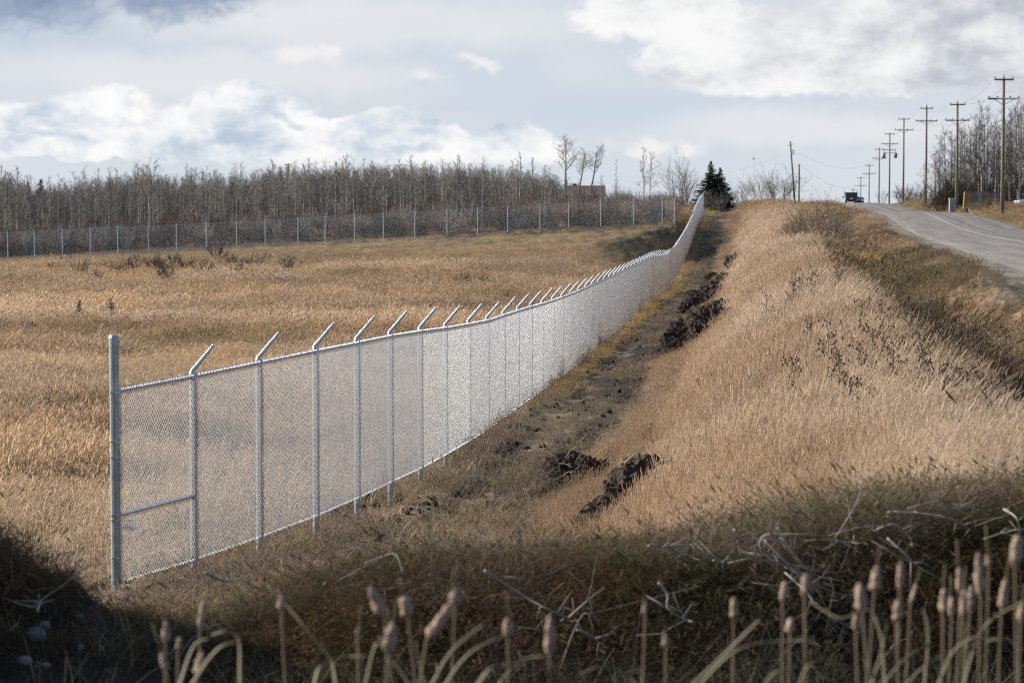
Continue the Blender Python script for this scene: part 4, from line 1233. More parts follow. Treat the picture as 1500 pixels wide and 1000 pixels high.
for i, (px, dd, top, base, arms) in enumerate(poles_all):
    bz = at(px, base, dd).z if i < 4 else min(gz((px - 750) / F * dd, dd), at(px, 300, dd).z)
    loc = Vector(((px - 750) / F * dd, dd, 0)); loc.z = min(bz, gz(loc.x, loc.y) + 0.05)
    H = at(px, top, dd).z - loc.z
    what = ['grey wooden utility pole standing outside the right edge', 'nearest wooden utility pole, with two crossarms, right of the road', 'second nearest wooden utility pole, in front of the grove', 'third nearest wooden utility pole, beside the orange sign',
            'fourth nearest wooden utility pole along the road', 'fifth nearest utility pole, with three crossarms and two transformers', 'sixth nearest wooden utility pole along the road', 'seventh nearest wooden utility pole, near the road crest',
            'second farthest wooden utility pole, just right of the truck', 'farthest wooden utility pole, above the truck on the crest'][i]
    t = thing('utility_pole', what, 'utility pole', loc, 0.0, 'wooden utility poles right of the road')
    MB().tube([(0, 0, -0.5), (0.02, 0, H * 0.5), (0, 0, H)], [0.185, 0.16, 0.125], 10).build('pole', M_pole, t, True)
    ends = []
    for j, (ay, wpx) in enumerate(arms):
        z = at(px, ay, dd).z - loc.z
        w = wpx / F * dd
        a = MB().box((0, -0.17, z), (w, 0.11, 0.14))
        for s in (-1, 1):
            a.tube([(s * w * 0.3, -0.15, z - 0.05), (0, -0.15, z - 0.55)], 0.025, 4) if j == 1 else None
        ao = a.build('crossarm', M_arm, t)
        pos_ = [-0.47, -0.2, 0.2, 0.47] if j else [-0.47, 0.47]
        for q in pos_:
            MB().tube([(q * w, -0.17, z + 0.06), (q * w, -0.17, z + 0.14), (q * w, -0.17, z + 0.2), (q * w, -0.17, z + 0.26)], [0.02, 0.06, 0.075, 0.03], 6).build('insulator', M_ins, ao)
            if j < 2: ends.append(loc + Vector((q * w, -0.17, z + 0.25)))
    MB().tube([(0, 0, H), (0, 0, H + 0.22)], [0.03, 0.05], 6).build('insulator', M_ins, t)
    if len(arms) == 3:
        z = at(px, 228, dd).z - loc.z
        hang = MB().box((0, -0.2, z + 0.55), (2.6, 0.1, 0.1)).build('transformer_bracket', M_arm, t)
        for s in (-1, 1):
            MB().tube([(s * 1.25, -0.3, z - 0.55), (s * 1.25, -0.3, z + 0.5), (s * 1.25, -0.3, z + 0.58)], [0.34, 0.36, 0.2], 12).tube([(s * 1.25, -0.3, z + 0.55), (s * 1.25, -0.3, z + 1.0)], [0.05, 0.08], 6).build('transformer', M_can, t, True)
    pole_tops.append(ends)

def sag_line(a, b, sag, n=14):
    return [a.lerp(b, i / n) - Vector((0, 0, sag * 4 * (i / n) * (1 - i / n))) for i in range(n + 1)]
for k, nm in enumerate(['upper left', 'upper right', 'lower outer left', 'lower inner left', 'lower inner right', 'lower outer right']):
    pts = []
    for i in range(6):
        pts += sag_line(pole_tops[i][k], pole_tops[i + 1][k], 0.9)[(1 if i else 0):]
    o = MB().tube(pts, 0.013, 4, cap=False).build('power_line', M_line)
    tag(o, f'thin {nm} power line strung along the row of utility poles', 'power line', 'power lines along the utility poles')

# leaning pole with its short neighbour on the hill
b = stand(1164.5, 330); b.z = min(b.z, at(1164.5, 293, 330).z)
tp = at(1157.5, 207, 330)
t = thing('utility_pole', 'leaning weathered wooden pole on the hill top beside a shorter post', 'utility pole', b)
v = tp - b
MB().tube([v * -0.05, v], [0.15, 0.10], 8).build('pole', M_pole, t, True)
a = MB()
for s, zz in ((-1, 0.93), (1, 0.95)):
    a.tube([v * zz, v * zz + Vector((s * 0.35, 0, 0.05)), v * zz + Vector((s * 0.42, 0, 0.2))], 0.03, 5)
a.build('insulator_bracket', M_ins, t)
MB().tube([v * 0.84 + Vector((0.3, 0, -.35)), v * 0.88 + Vector((0.33, 0, 0))], 0.07, 6).build('cutout_switch', M_ins, t)
b2 = stand(1169.5, 326); b2.z = min(b2.z, at(1169.5, 294, 326).z)
H = at(1169.5, 241, 326).z - b2.z
t2 = thing('wooden_post', 'short straight greenish wooden post just right of the leaning pole', 'post', b2)
MB().tube([(0, 0, -.3), (0, 0, H)], [0.13, 0.11], 8).build('shaft', M_pole, t2, True)
MB().tube([(0, 0, H - .05), (0, 0, H + .03)], [0.125, 0.1], 8).build('cap', M_ins, t2, True)
def wire(a, b, sag, label, r_=0.012):
    o = MB().tube(sag_line(a, b, sag, 24), r_, 4, cap=False).build('overhead_wire', M_line)
    tag(o, label, 'wire')
wire(b2 + Vector((0, 0, H)), at(1272, 258, 683), 3.2, 'slack overhead wire from the short post towards the far utility poles', 0.016)
wire(b + v * 0.9, at(1286, 232, 591), 2.6, 'higher overhead wire from the leaning pole to the far utility poles', 0.012)
wire(b + v * 0.86, at(900, 262, 420), 2.2, 'overhead wire running left from the leaning pole over the hill', 0.010)

# pole seen over the wood, and the mast
b = stand(423, 400); H = at(423, 240, 400).z - b.z
t = thing('utility_pole', 'lone distant utility pole poking out above the bare wood', 'utility pole', b)
MB().tube([(0, 0, 0), (0, 0, H)], [0.16, 0.12], 8).build('pole', M_pole, t)
MB().box((0, -0.15, H - 0.15), (1.2, 0.12, 0.14)).box((0, -0.15, H - 0.5), (0.7, 0.1, 0.1)).build('crossarm', M_arm, t)
b = Vector(((1103 - 750) / F * 700, 700, -4)); H = at(1103, 233, 700).z - b.z
t = thing('radio_mast', 'thin pale lattice radio mast on the horizon right of the conifers', 'mast', b)
mb = MB()
for k in range(3):
    a_ = k * 2.094
    mb.tube([(math.cos(a_) * .35, math.sin(a_) * .35, 0), (math.cos(a_) * .18, math.sin(a_) * .18, H)], 0.04, 4)
for i in range(26):
    z0, z1 = H * i / 26, H * (i + 1) / 26
    a_ = i * 2.094
    mb.tube([(math.cos(a_) * .3, math.sin(a_) * .3, z0), (math.cos(a_ + 2.094) * .3, math.sin(a_ + 2.094) * .3, z1)], 0.025, 3)
M_mast = material('mast_grey', (0.42, 0.43, 0.44), 0.5, 0.3, var=0.1)
mb.build('lattice', M_mast, t)
MB().tube([(0, 0, H), (0, 0, H + 1.0)], 0.05, 5).box((0, 0, H + 0.1), (0.7, 0.7, 0.25)).build('antenna', M_mast, t)

# ------------------------------------------------------------------ house behind the trees
M_roof = material('brown_roof_shingle', (0.075, 0.055, 0.045), 0.9, var=0.3, scale=3, bump=0.4, bscale=6)
M_wall = material('dark_timber_wall', (0.13, 0.095, 0.07), 0.9, var=0.3, scale=1.5)
M_pane = material('window_glass', (0.03, 0.035, 0.04), 0.1, var=0.05)
dd = 300
b = stand(858, dd)
x0, x1 = (828 - 858) / F * dd, (887 - 858) / F * dd
ze, zr_ = at(858, 287, dd).z - b.z, at(858, 273, dd).z - b.z
t = thing('house', 'low dark house with a brown roof half hidden by leaning bare trees', 'house', b)
MB().box(((x0 + x1) / 2, 2.0, ze / 2 - 0.2), (x1 - x0 - 0.4, 5.0, ze + 0.4)).build('wall', M_wall, t)
rf = MB()
yc = 2.0
for s in (-1, 1):
    e, rg = Vector((0, yc + s * 2.9, ze - 0.1)), Vector((0, yc, zr_))
    n = Vector((0, s * (zr_ - ze), 2.9)).normalized() * 0.12
    q = []
    for x in (x0, x1):
        q += [Vector((x, 0, 0)) + e, Vector((x, 0, 0)) + rg, Vector((x, 0, 0)) + rg + n, Vector((x, 0, 0)) + e + n]
    rf.add(q, [(0, 1, 2, 3), (7, 6, 5, 4), (0, 4, 5, 1), (1, 5, 6, 2), (2, 6, 7, 3), (3, 7, 4, 0)])
ro = rf.build('roof', M_roof, t)
MB().box((x0 + 1.2, yc + 0.3, zr_ + 0.1), (0.5, 0.5, 0.5)).build('chimney', M_wall, ro)
for x in (-1.2, 0.9):
    w = MB().box((x, -0.53, ze * 0.55), (0.95, 0.06, 0.85)).build('window', material('window_frame', (0.25, 0.22, 0.18), 0.7), t)
    MB().box((x, -0.565, ze * 0.55), (0.8, 0.02, 0.7)).build('pane', M_pane, w)
MB().prism([(yc - 2.5, ze - 0.05), (yc + 2.5, ze - 0.05), (yc, zr_ - 0.02)], x1 - 0.32, x1 - 0.22, 'x').build('gable', M_wall, t)

# ------------------------------------------------------------------ vehicles
M_black = material('black_rubber', (0.02, 0.02, 0.02), 0.85, var=0.2)
M_truck = material('dark_truck_paint', (0.035, 0.03, 0.032), 0.5, 0.1, 0.4, 0.3, 2)
M_tl = material('lamp_red', (0.25, 0.02, 0.015), 0.3)
M_white = material('white_paint', (0.75, 0.75, 0.74), 0.6, var=0.08)
dd = 452
b = Vector(((1246.2 - 750) / F * dd, dd, float(z_road((dd))) + 0.05))
b.z = at(1246, 298.6, dd).z
t = thing('dump_truck', 'dark truck with a tall box body driving away over the road crest', 'truck', b, R(-6.5))
MB().prism([(-0.98, 0.55), (0.98, 0.55), (1.06, 2.02), (-1.06, 2.02)], 0.0, 4.2).build('box_body', M_truck, t)
MB().box((0, 2.1, 2.08), (2.32, 4.3, 0.12)).build('tarp', material('tarp', (0.05, 0.05, 0.055), 0.7), t)
MB().box((0, -0.03, 1.28), (1.7, 0.05, 1.2)).build('tailgate', material('tailgate_steel', (0.05, 0.043, 0.045), 0.5, 0.3), t)
MB().box((0.0, -0.07, 0.98), (0.5, 0.02, 0.2)).build('plate', M_white, t)
MB().box((0, 5.2, 1.15), (1.95, 1.7, 1.25), taper=0.94).build('cab', M_truck, t)
MB().box((0, 2.5, 0.45), (0.9, 6.4, 0.2)).build('chassis', M_black, t)
for s in (-1, 1):
    MB().tube([(s * 1.18, 4.0, 1.2), (s * 1.18, 4.0, 2.6)], 0.06, 6).build('exhaust_stack', M_can, t)
    MB().box((s * 1.42, 4.6, 1.25), (0.2, 0.08, 0.4)).tube([(s * .95, 4.7, 1.2), (s * 1.42, 4.6, 1.2)], 0.03, 4).build('mirror', M_black, t)
    MB().box((s * 0.8, -0.06, 0.62), (0.25, 0.04, 0.14)).build('tail_light', M_tl, t)
    for y in (0.7, 1.9, 5.1):
        w = MB().tube([(s * 0.7, y, 0.36), (s * 1.02, y, 0.36)], 0.42, 16).build('wheel', M_black, t)
        MB().tube([(s * 1.0, y, 0.36), (s * 1.04, y, 0.36)], 0.2, 12).build('rim', M_can, w)

def car(name, label, b, rz, paint, glass):
    t = thing(name, label, 'car', b, rz)
    prof = [(-2.15, .42), (-2.2, .62), (-2.1, .86), (-1.2, .96), (-0.55, 1.36), (0.75, 1.42), (1.5, 1.02), (2.1, .95), (2.18, .6), (2.12, .35), (1.75, .3), (-1.8, .3)]
    body = MB()
    for lo, hi, k in ((-0.84, 0.84, 1),):
        body.prism(prof, lo, hi)
    bo = body.build('body', paint, t)
    bv = bo.modifiers.new('bevel', 'BEVEL'); bv.width = 0.09; bv.segments = 3; bv.limit_method = 'ANGLE'
    for s in (-1, 1):
        MB().prism([(-0.95, .98), (-0.48, 1.3), (0.1, 1.34), (0.1, .98)], s * 0.83, s * 0.85).prism([(0.18, .98), (0.18, 1.34), (0.7, 1.35), (1.2, 1.0)], s * 0.83, s * 0.85).build('side_window', glass, t)
        MB().prism([(-1.05, .36), (-1.05, .94), (0.14, .96), (0.14, .36)], s * 0.835, s * 0.848).build('door', paint, t)
        MB().tube([(-2.13, s * 0.58, .74), (-2.22, s * 0.58, .74)], [0.15, 0.12], 12).build('headlight', M_white, t)
        MB().box((-0.75, s * 0.95, 1.0), (0.1, 0.2, 0.14)).build('mirror', paint, t)
        for x in (-1.38, 1.35):
            w = MB().tube([(x, s * 0.66, .32), (x, s * 0.87, .32)], 0.33, 20).build('wheel', M_black, t)
            MB().tube([(x, s * 0.86, .32), (x, s * 0.885, .32)], 0.2, 14).build('rim', M_can, w)
    n = Vector((-0.4, 0, 0.65)).normalized()
    MB().add([(-1.17 - .012, -.68, 1.0), (-1.17 - .012, .68, 1.0), (-0.6 - .012, .6, 1.345), (-0.6 - .012, -.6, 1.345)], [(0, 1, 2, 3)]).build('windscreen', glass, t)
    MB().box((-2.19, 0, .55), (0.04, 0.9, 0.16)).build('grille', M_black, t)
    return t
M_silver = material('silver_paint', (0.45, 0.47, 0.5), 0.28, 0.6, var=0.05)
M_glass = material('car_glass', (0.03, 0.04, 0.05), 0.08, spec=0.6, var=0.05)
dd = 240
X = (1487.5 - 750) / F * dd + 2.2
zc = at(1490, 306.5, dd).z
car('parked_car', 'silver parked car half out of view beside the grove', Vector((X, dd, zc)), R(4), M_silver, M_glass)
dd = 466
car('dark_car', 'small dark car on the road crest just right of the truck', Vector(((1257.5 - 750) / F * dd, dd, at(1257, 299.5, dd).z)), R(84), M_truck, M_glass)

# ------------------------------------------------------------------ roadside things on the right
M_sign = material('orange_sign_sheeting', (0.78, 0.30, 0.02), 0.5, var=0.06)
M_ink = material('black_sign_ink', (0.012, 0.012, 0.012), 0.6, var=0.1)
dd = 318
c = at(1374, 292, dd); b = stand(1374, dd)
t = thing('warning_sign', 'orange diamond warning sign with a black vehicle symbol beside the road', 'sign', b)
hz = c.z - b.z; s = 0.54
MB().box((0, 0.05, hz / 2), (0.09, 0.09, hz + 0.4)).build('post', M_pole, t)
pl = MB().prism([(-s, hz), (0, hz - s), (s, hz), (0, hz + s)], -0.02, 0.0).build('panel', M_sign, t)
sy = MB()
sy.prism([(-.30, hz - .06), (-.30, hz + .05), (-.16, hz + .08), (-.10, hz + .20), (.08, hz + .20), (.10, hz + .06), (.30, hz + .06), (.30, hz - .06)], -0.034, -0.022)
for xx, rr2 in ((-.18, .09), (.18, .12)):
    sy.prism([(xx + rr2 * math.cos(k * .5236), hz - .09 + rr2 * math.sin(k * .5236)) for k in range(12)], -0.036, -0.023)
sy.build('symbol', M_ink, pl)
dd = 268
b = stand(1394, dd); hz = at(1394, 291.5, dd).z - b.z
t = thing('utility_cabinet', 'grey metal utility cabinet at the foot of the second nearest pole', 'cabinet', b)
MB().box((0, 0, hz / 2), (0.68, 0.5, hz)).build('body', material('cabinet_grey', (0.23, 0.24, 0.25), 0.6, 0.2, var=0.15), t)
MB().box((0, 0, hz + 0.04), (0.78, 0.6, 0.08)).build('lid', M_mast, t)
dr = MB().box((-0.165, -0.26, hz / 2), (0.31, 0.02, hz * .86)).build('door', material('cabinet_door', (0.19, 0.2, 0.21), 0.6, 0.2), t)
MB().box((0.165, -0.26, hz / 2), (0.31, 0.02, hz * .86)).build('door', material('cabinet_door', (0.19, 0.2, 0.21), 0.6, 0.2), t)
MB().box((-0.03, -0.285, hz / 2), (0.025, 0.03, 0.16)).build('handle', M_black, dr)
dd = 262
b = stand(1411, dd); hz = at(1411, 281, dd).z - b.z
t = thing('board_fence', 'brown board panel with a yellow leaning end post beside the picket fence', 'fence', b)
MB().tube([(-0.1, 0, -.2), (0.06, 0, hz)], [0.075, 0.07], 6).build('end_post', material('yellowed_wood', (0.34, 0.30, 0.16), 0.8, var=0.2), t)
bd = MB()
for k in range(6):
    bd.box((0.42, 0.06, hz * 0.36 + k * (hz * .62 / 6) + 0.1), (0.82, 0.03, hz * .62 / 6 - 0.015))
bd.build('boards', material('brown_boards', (0.20, 0.12, 0.065), 0.85, var=0.3, scale=2), t)
MB().tube([(0.85, 0.1, -.2), (0.85, 0.1, hz)], 0.06, 6).build('end_post', M_darkbark, t)
b = stand(1423, 268); hz = at(1440, 282.5, 268).z - b.z
t = thing('picket_fence', 'dark weathered picket fence in front of the grove', 'fence', b)
r = random.Random(4)
L_ = (1465 - 1423) / F * 268
k = 0
x = 0.0
while x < L_:
    zb = gz(b.x + x, 268) - b.z
    MB().box((x, r.gauss(0, .01), zb + hz * 0.48), (0.075, 0.022, hz * r.uniform(0.96, 1.08))).build('picket', material('picket_wood', (0.10, 0.095, 0.09), 0.9, var=0.3) if k == 0 else bpy.data.materials['picket_wood'], t)
    x += 0.125; k += 1
for zz in (0.25, 0.78):
    MB().box((L_ / 2, 0.04, hz * zz), (L_, 0.04, 0.08)).build('rail', M_darkbark, t)
b = stand(1418.5, 240)
t = thing('mailbox', 'small white and black box standing in the verge by the picket fence', 'mailbox', b)
MB().tube([(0, 0, -.2), (0, 0, .25)], 0.03, 6).build('post', M_darkbark, t)
MB().prism([(-.12, .25), (.12, .25), (.12, .42), (.08, .5), (-.08, .5), (-.12, .42)], -.02, .4).build('box', M_white, t)
MB().box((-.24, .05, .34), (.2, .3, .42)).build('flap', M_black, t)
b = stand(1489, 232); hz = at(1489, 279, 232).z - b.z
t = thing('marker_post', 'thin bluish grey metal post in front of the silver car', 'post', b)
MB().tube([(0, 0, -.2), (0, 0, hz)], 0.035, 6).build('shaft', material('blue_grey_steel', (0.16, 0.21, 0.25), 0.5, 0.4), t)
MB().tube([(0, 0, hz), (0, 0, hz + .05)], [0.045, 0.03], 6).build('cap', M_can, t)

# ------------------------------------------------------------------ earth heaps along the ridge foot
M_earth = material('black_earth', (0.038, 0.030, 0.024), 0.95, spec=0.1, var=0.6, scale=7, bump=1.0, bscale=14)
M_straw = material('straw', (0.34, 0.25, 0.15), 0.9, var=0.3)
M_root = material('bleached_wood', (0.20, 0.18, 0.155), 0.85, var=0.25, scale=5)
def lump_mesh(seed, sx, sy, sz, jag=0.55):
    bm = bmesh.new()
    bmesh.ops.create_icosphere(bm, subdivisions=5, radius=1)
    co = np.array([v.co[:] for v in bm.verts])
    o = seed * 3.7
    from mathutils import noise as mn
    k = np.empty((len(co), 1))
    for q, c in enumerate(co):
        v = Vector(c) + Vector((o, o * 1.7, -o))
        big = mn.fractal(v * 1.1, 1.0, 2.0, 3)
        rid = mn.ridged_multi_fractal(v * 2.1, 1.0, 2.1, 4, 1.0, 2.0)
        fin = mn.turbulence(v * 7.0, 3, True)
        k[q] = 0.92 + jag * (0.55 * big + 0.16 * (rid - 1.0)) + 0.42 * jag * (fin - 0.5)
    k = np.clip(k, 0.4, 1.7)
    co = co * k * np.array([[sx, sy, sz]])
    for v, c in zip(bm.verts, co): v.co = c
    fs = [[v.index for v in f.verts] for f in bm.faces]
    bm.free()
    return co, fs
r = random.Random(8)
for i, (px, py, w, h, lab) in enumerate(heaps):
    p = hit(px, py)
    sc = p.y / F
    co, fs = lump_mesh(i + 1, w * sc * 0.60, w * sc * 0.5 + 0.15, h * sc * (1.08 if p.y < 45 else 1.0))
    t = thing('earth_heap', lab, 'earth heap', (p.x, p.y, p.z), group='black earth heaps along the foot of the ridge')
    mesh_obj('soil', co, fs, M_earth, t, smooth=False)
    st_ = MB()
    for k in range(int(30 + w * 1.2)):
        q = Vector(co[r.randrange(len(co))])
        if q.z < 0: continue
        dv = Vector((r.gauss(0.05, .1), r.gauss(-.05, .1), r.gauss(.02, .10))) * 1.5
        st_.tube([q, q + dv * .5 + Vector((0, 0, .03)), q + dv], [0.004, 0.004, 0.002], 3, cap=False)
    tag(st_.build('straw', M_straw, t), 'loose straw lying over the soil', None, kind='stuff')

# crumbs of soil on the track
ccoll = bpy.data.collections.new('crumbs')
for s in range(4):
    bm = bmesh.new(); bmesh.ops.create_icosphere(bm, subdivisions=2, radius=1)
    co = np.array([v.co[:] for v in bm.verts])
    co *= (0.6 + 0.8 * fbm(co[:, 0] * 2 + s * 9, co[:, 1] * 2 + co[:, 2], 3))[:, None] * np.array([[1, .8, .6]])
    fs = [[v.index for v in f.verts] for f in bm.faces]; bm.free()
    me = bpy.data.meshes.new('crumb'); me.from_pydata(co.tolist(), [], fs); me.materials.append(M_earth)
    ccoll.objects.link(bpy.data.objects.new('crumb', me))
X, Z = sample(9000, 26, 190, lambda z: (x_fence(z) - 2.0, x_line(z) + 4.6), 1.3)
kp = rng.random(len(X)) < (0.15 + sstep(0.45, 0.6, fbm(X * 0.9 + 5, Z * 0.4, 3)))
X, Z = X[kp], Z[kp]; N = len(X)
sz = 0.018 + 0.09 * rng.random(N) ** 4
tag(scatter('soil_crumbs', 'dark crumbs of soil strewn over the dirt track', 'soil', np.stack([X, Z, ground(X, Z)], -1), rng.uniform(0, 6, (N, 3)), np.stack([sz, sz, sz], -1), np.ones((N, 3)), rng.integers(0, 4, N), ccoll),
    'dark crumbs of soil strewn over the dirt track', 'soil', kind='stuff')

# ------------------------------------------------------------------ weeds with dark seed heads on the ridge
M_weed = material('dead_weed', (0.085, 0.060, 0.042), 0.9, var=0.35, scale=8)
M_leafg = material('weed_leaf', (0.13, 0.14, 0.055), 0.8, var=0.35, scale=8)
def weed_mesh(seed, H, dense=1.0):
    r = random.Random(seed)
    st_, hd, lf = MB(), MB(), MB()
    for s in range(r.randint(3, 5)):
        a = r.uniform(0, 6.28)
        d = Vector((math.cos(a) * .18 + .1, math.sin(a) * .18, 1)).normalized()
        p0 = Vector((math.cos(a) * .05, math.sin(a) * .05, -.05))
        hh = H * r.uniform(.7, 1.05)
        q = [p0, p0 + d * hh * .5, p0 + d * hh + Vector((.04, 0, 0))]
        st_.tube(q, [0.010, 0.008, 0.005], 4)
        for k in range(int(9 * dense)):
            t = r.uniform(.5, 1.0)
            b = q[1].lerp(q[2], (t - .5) * 2)
            a2 = r.uniform(0, 6.28)
            e = b + Vector((math.cos(a2) * .10, math.sin(a2) * .10, r.uniform(.03, .14))) * r.uniform(.5, 1.2)
            st_.tube([b, e], [0.005, 0.004], 3, cap=False)
            for _ in range(3):
                c = e + Vector((r.gauss(0, .024), r.gauss(0, .024), r.gauss(0, .024)))
                hd.tube([c - Vector((0, 0, .014)), c, c + Vector((0, 0, .016))], [0.006, 0.013, 0.004], 5)
        for k in range(9):
            b = p0 + d * hh * r.uniform(.08, .6)
            a2 = r.uniform(0, 6.28)
            o_ = Vector((math.cos(a2), math.sin(a2), r.uniform(.1, .7))).normalized(); sd = Vector((-math.sin(a2), math.cos(a2), 0)) * .012
            L = r.uniform(.05, .12)
            lf.add([b, b + o_ * L * .5 + sd, b + o_ * L - Vector((0, 0, .02)), b + o_ * L * .5 - sd], [(0, 1, 2, 3)])
    return st_, hd, lf
wpos = [(1128, 488, 38), (1150, 476, 50), (1168, 470, 62), (1176, 462, 54), (1205, 458, 48), (1219, 440, 44), (1268, 498, 50), (1190, 545, 52), (1262, 545, 66), (1242, 560, 46), (1215, 586, 62), (1238, 625, 66),
        (1268, 600, 60), (1285, 585, 58), (1250, 650, 60), (1330, 540, 74), (1345, 560, 80), (1320, 575, 76), (1318, 620, 84), (1372, 545, 70), (1395, 580, 72), (1362, 640, 84), (1385, 615, 70), (1028, 600, 34), (1165, 625, 50), (1420, 560, 60), (1300, 520, 60), (1445, 600, 70), (1180, 640, 44)]
wpos.sort()
for i, (px, by, hp) in enumerate(wpos):
    p = hit(px, by + 14)
    H = max(0.8, min(hp / F * p.y + 0.55, 1.5))
    t = thing('weed', f'dark dried seedy weed in the pale grass, {ORD[i]} ridge weed from the left', 'weed', p, group='dried weeds standing in the ridge grass')
    a, b, c = weed_mesh(700 + i, H, r.uniform(.7, 1.3))
    a.add(b.v, b.f); a.build('seed_stalk', M_weed, t); c.build('leaf', M_leafg if i % 2 else M_weed, t)

# ------------------------------------------------------------------ litter in the meadow and on the hill
M_board = material('pale_board', (0.62, 0.58, 0.50), 0.8, var=0.15, scale=6)
M_log = material('grey_log', (0.16, 0.14, 0.12), 0.85, var=0.3, scale=6)
def board(px, py, wpx, label, rz=0.0, name='board', mat=None, up=0.25):
    p = hit(px, py); L = wpx / F * p.y
    tag(MB().box((0, 0, up), (L, 0.12, 0.16), Euler((0.1, 0.03, rz)).to_matrix()).box((0.1 * L, 0.16, up - 0.1), (L * 0.8, 0.1, 0.05), Euler((0, -0.03, rz + .1)).to_matrix()).build(name, mat or M_board, loc=p), label, 'board')
board(657, 338, 18, 'pale plank leaning by the far fence, left of scattered boards', up=0.35)
board(684, 337, 16, 'pale broken boards lying beyond the far fence', 0.15, up=0.1)
board(1064, 326, 20, 'white board lying on the dark earth at the top of the track', 0.1, mat=M_white, up=0.12)
for k, (px, py, w) in enumerate(((30, 700, 90), (10, 696, 60))):
    p = hit(px, py); L = w / F * p.y
    q = MB().tube([(-L / 2, 0, .10), (0, .05, .14), (L / 2, -.1, .09)], [0.045, 0.04, 0.02], 7)
    q.tube([(L * .1, 0, .12), (L * .4, .2, .2)], [0.015, 0.006], 5)
    tag(q.build('dead_branch', M_log, loc=p), ['grey fallen branch lying in the meadow grass at the left edge, longer of two', 'grey fallen branch in the meadow grass at the left edge, shorter and behind another'][k], 'branch')
# torn plastic caught on the end of the fence
v_ = []
f_ = []
r = random.Random(31)
for k in range(16):
    c = Vector((r.uniform(0.06, .30), r.uniform(-.09, -.05), r.uniform(-.10, .09)))
    a = [c + Vector((r.gauss(0, .05), r.gauss(0, .015), r.gauss(0, .03))) for _ in range(4)]
    n = len(v_); v_ += a; f_.append((n, n + 1, n + 2, n + 3))
tag(mesh_obj('plastic_scrap', v_, f_, M_white, loc=near_pts[0] + Vector((0.02, 0, 0.74))), 'torn white plastic scrap caught under the brace rail by the end post', 'plastic scrap')

# ------------------------------------------------------------------ foreground: cattails, dead stems, stones
M_stalk = material('cattail_stalk', (0.15, 0.115, 0.07), 0.85, var=0.25, scale=5)
M_head = material('cattail_fluff', (0.30, 0.222, 0.168), 0.95, spec=0.1, var=0.3, scale=16, bump=0.8, bscale=90)
M_blade = material('cattail_leaf', (0.15, 0.13, 0.08), 0.7, var=0.3, scale=4)
def head_mesh(seed, L, rad, fluffy):
    r = random.Random(seed)
    n, s = 12, 12
    V, Fs = [], []
    for i in range(n + 1):
        t = i / n
        prof = min(1, 3.2 * t ** 0.7) * min(1, 3.2 * (1 - t) ** 0.6)
        prof *= 0.92 + fluffy * 0.30 * math.sin(t * math.pi * 1.3 + 0.4) - 0.10 * t
        for k in range(s):
            a = 2 * math.pi * k / s
            q = rad * prof * (1 + r.gauss(0, 0.10 + 0.12 * fluffy))
            V.append((math.cos(a) * q, math.sin(a) * q, L * t))
    for i in range(n):
        for k in range(s):
            Fs.append((i * s + k, i * s + (k + 1) % s, (i + 1) * s + (k + 1) % s, (i + 1) * s + k))
    Fs.append(tuple(reversed(range(s)))); Fs.append(tuple(n * s + k for k in range(s)))
    return V, Fs
# head centre px, py, length px, width px, lean (x), distance
cat = [(243, 924, 34, 15, 0.02, 6.6), (262, 942, 18, 13, .0, 6.7), (240, 968, 28, 14, -.15, 6.5), (296, 900, 40, 16, 0.06, 6.9), (412, 883, 20, 17, 0.0, 6.8), (293, 972, 34, 18, 0.08, 6.2), (552, 880, 46, 24, -0.35, 6.4), (594, 888, 30, 26, -0.2, 6.3),
       (645, 908, 62, 24, 0.55, 6.2), (667, 872, 22, 22, .0, 6.5), (572, 932, 44, 26, 0.15, 6.0), (525, 924, 16, 9, .1, 6.6), (744, 917, 28, 18, -.05, 6.6), (805, 930, 56, 18, 0.0, 6.1), (1075, 890, 30, 17, 0.03, 6.8), (945, 890, 16, 10, 0, 6.6), (975, 938, 20, 14, 0, 6.4),
       (1180, 857, 34, 19, 0.02, 6.4), (1148, 866, 28, 15, 0.0, 6.9), (1283, 848, 38, 21, 0.1, 6.3), (1261, 874, 40, 24, -0.05, 6.2), (1254, 910, 24, 16, .05, 6.6), (1158, 915, 22, 17, .1, 6.5), (1319, 843, 40, 16, -.02, 6.6), (1315, 894, 32, 20, 0.05, 6.3),
       (1406, 850, 38, 15, 0.0, 6.7), (1435, 842, 62, 20, -.03, 6.2), (1382, 880, 34, 17, 0.06, 6.5), (1412, 884, 40, 17, 0.04, 6.4), (1422, 876, 36, 15, -.04, 6.8), (1471, 868, 44, 17, 0.08, 6.4), (1489, 806, 44, 26, 0.03, 6.0), (1497, 896, 30, 17, 0, 6.3), (1394, 888, 28, 13, 0, 6.9), (1338, 870, 30, 10, .2, 6.8), (1448, 820, 16, 15, 0, 6.5)]
cat.sort()
nC = len(cat)
def ordinal(i):
    return f'{ORD[i]} from the left' if i < nC // 2 else f'{ORD[nC - 1 - i]} from the right'
r = random.Random(12)
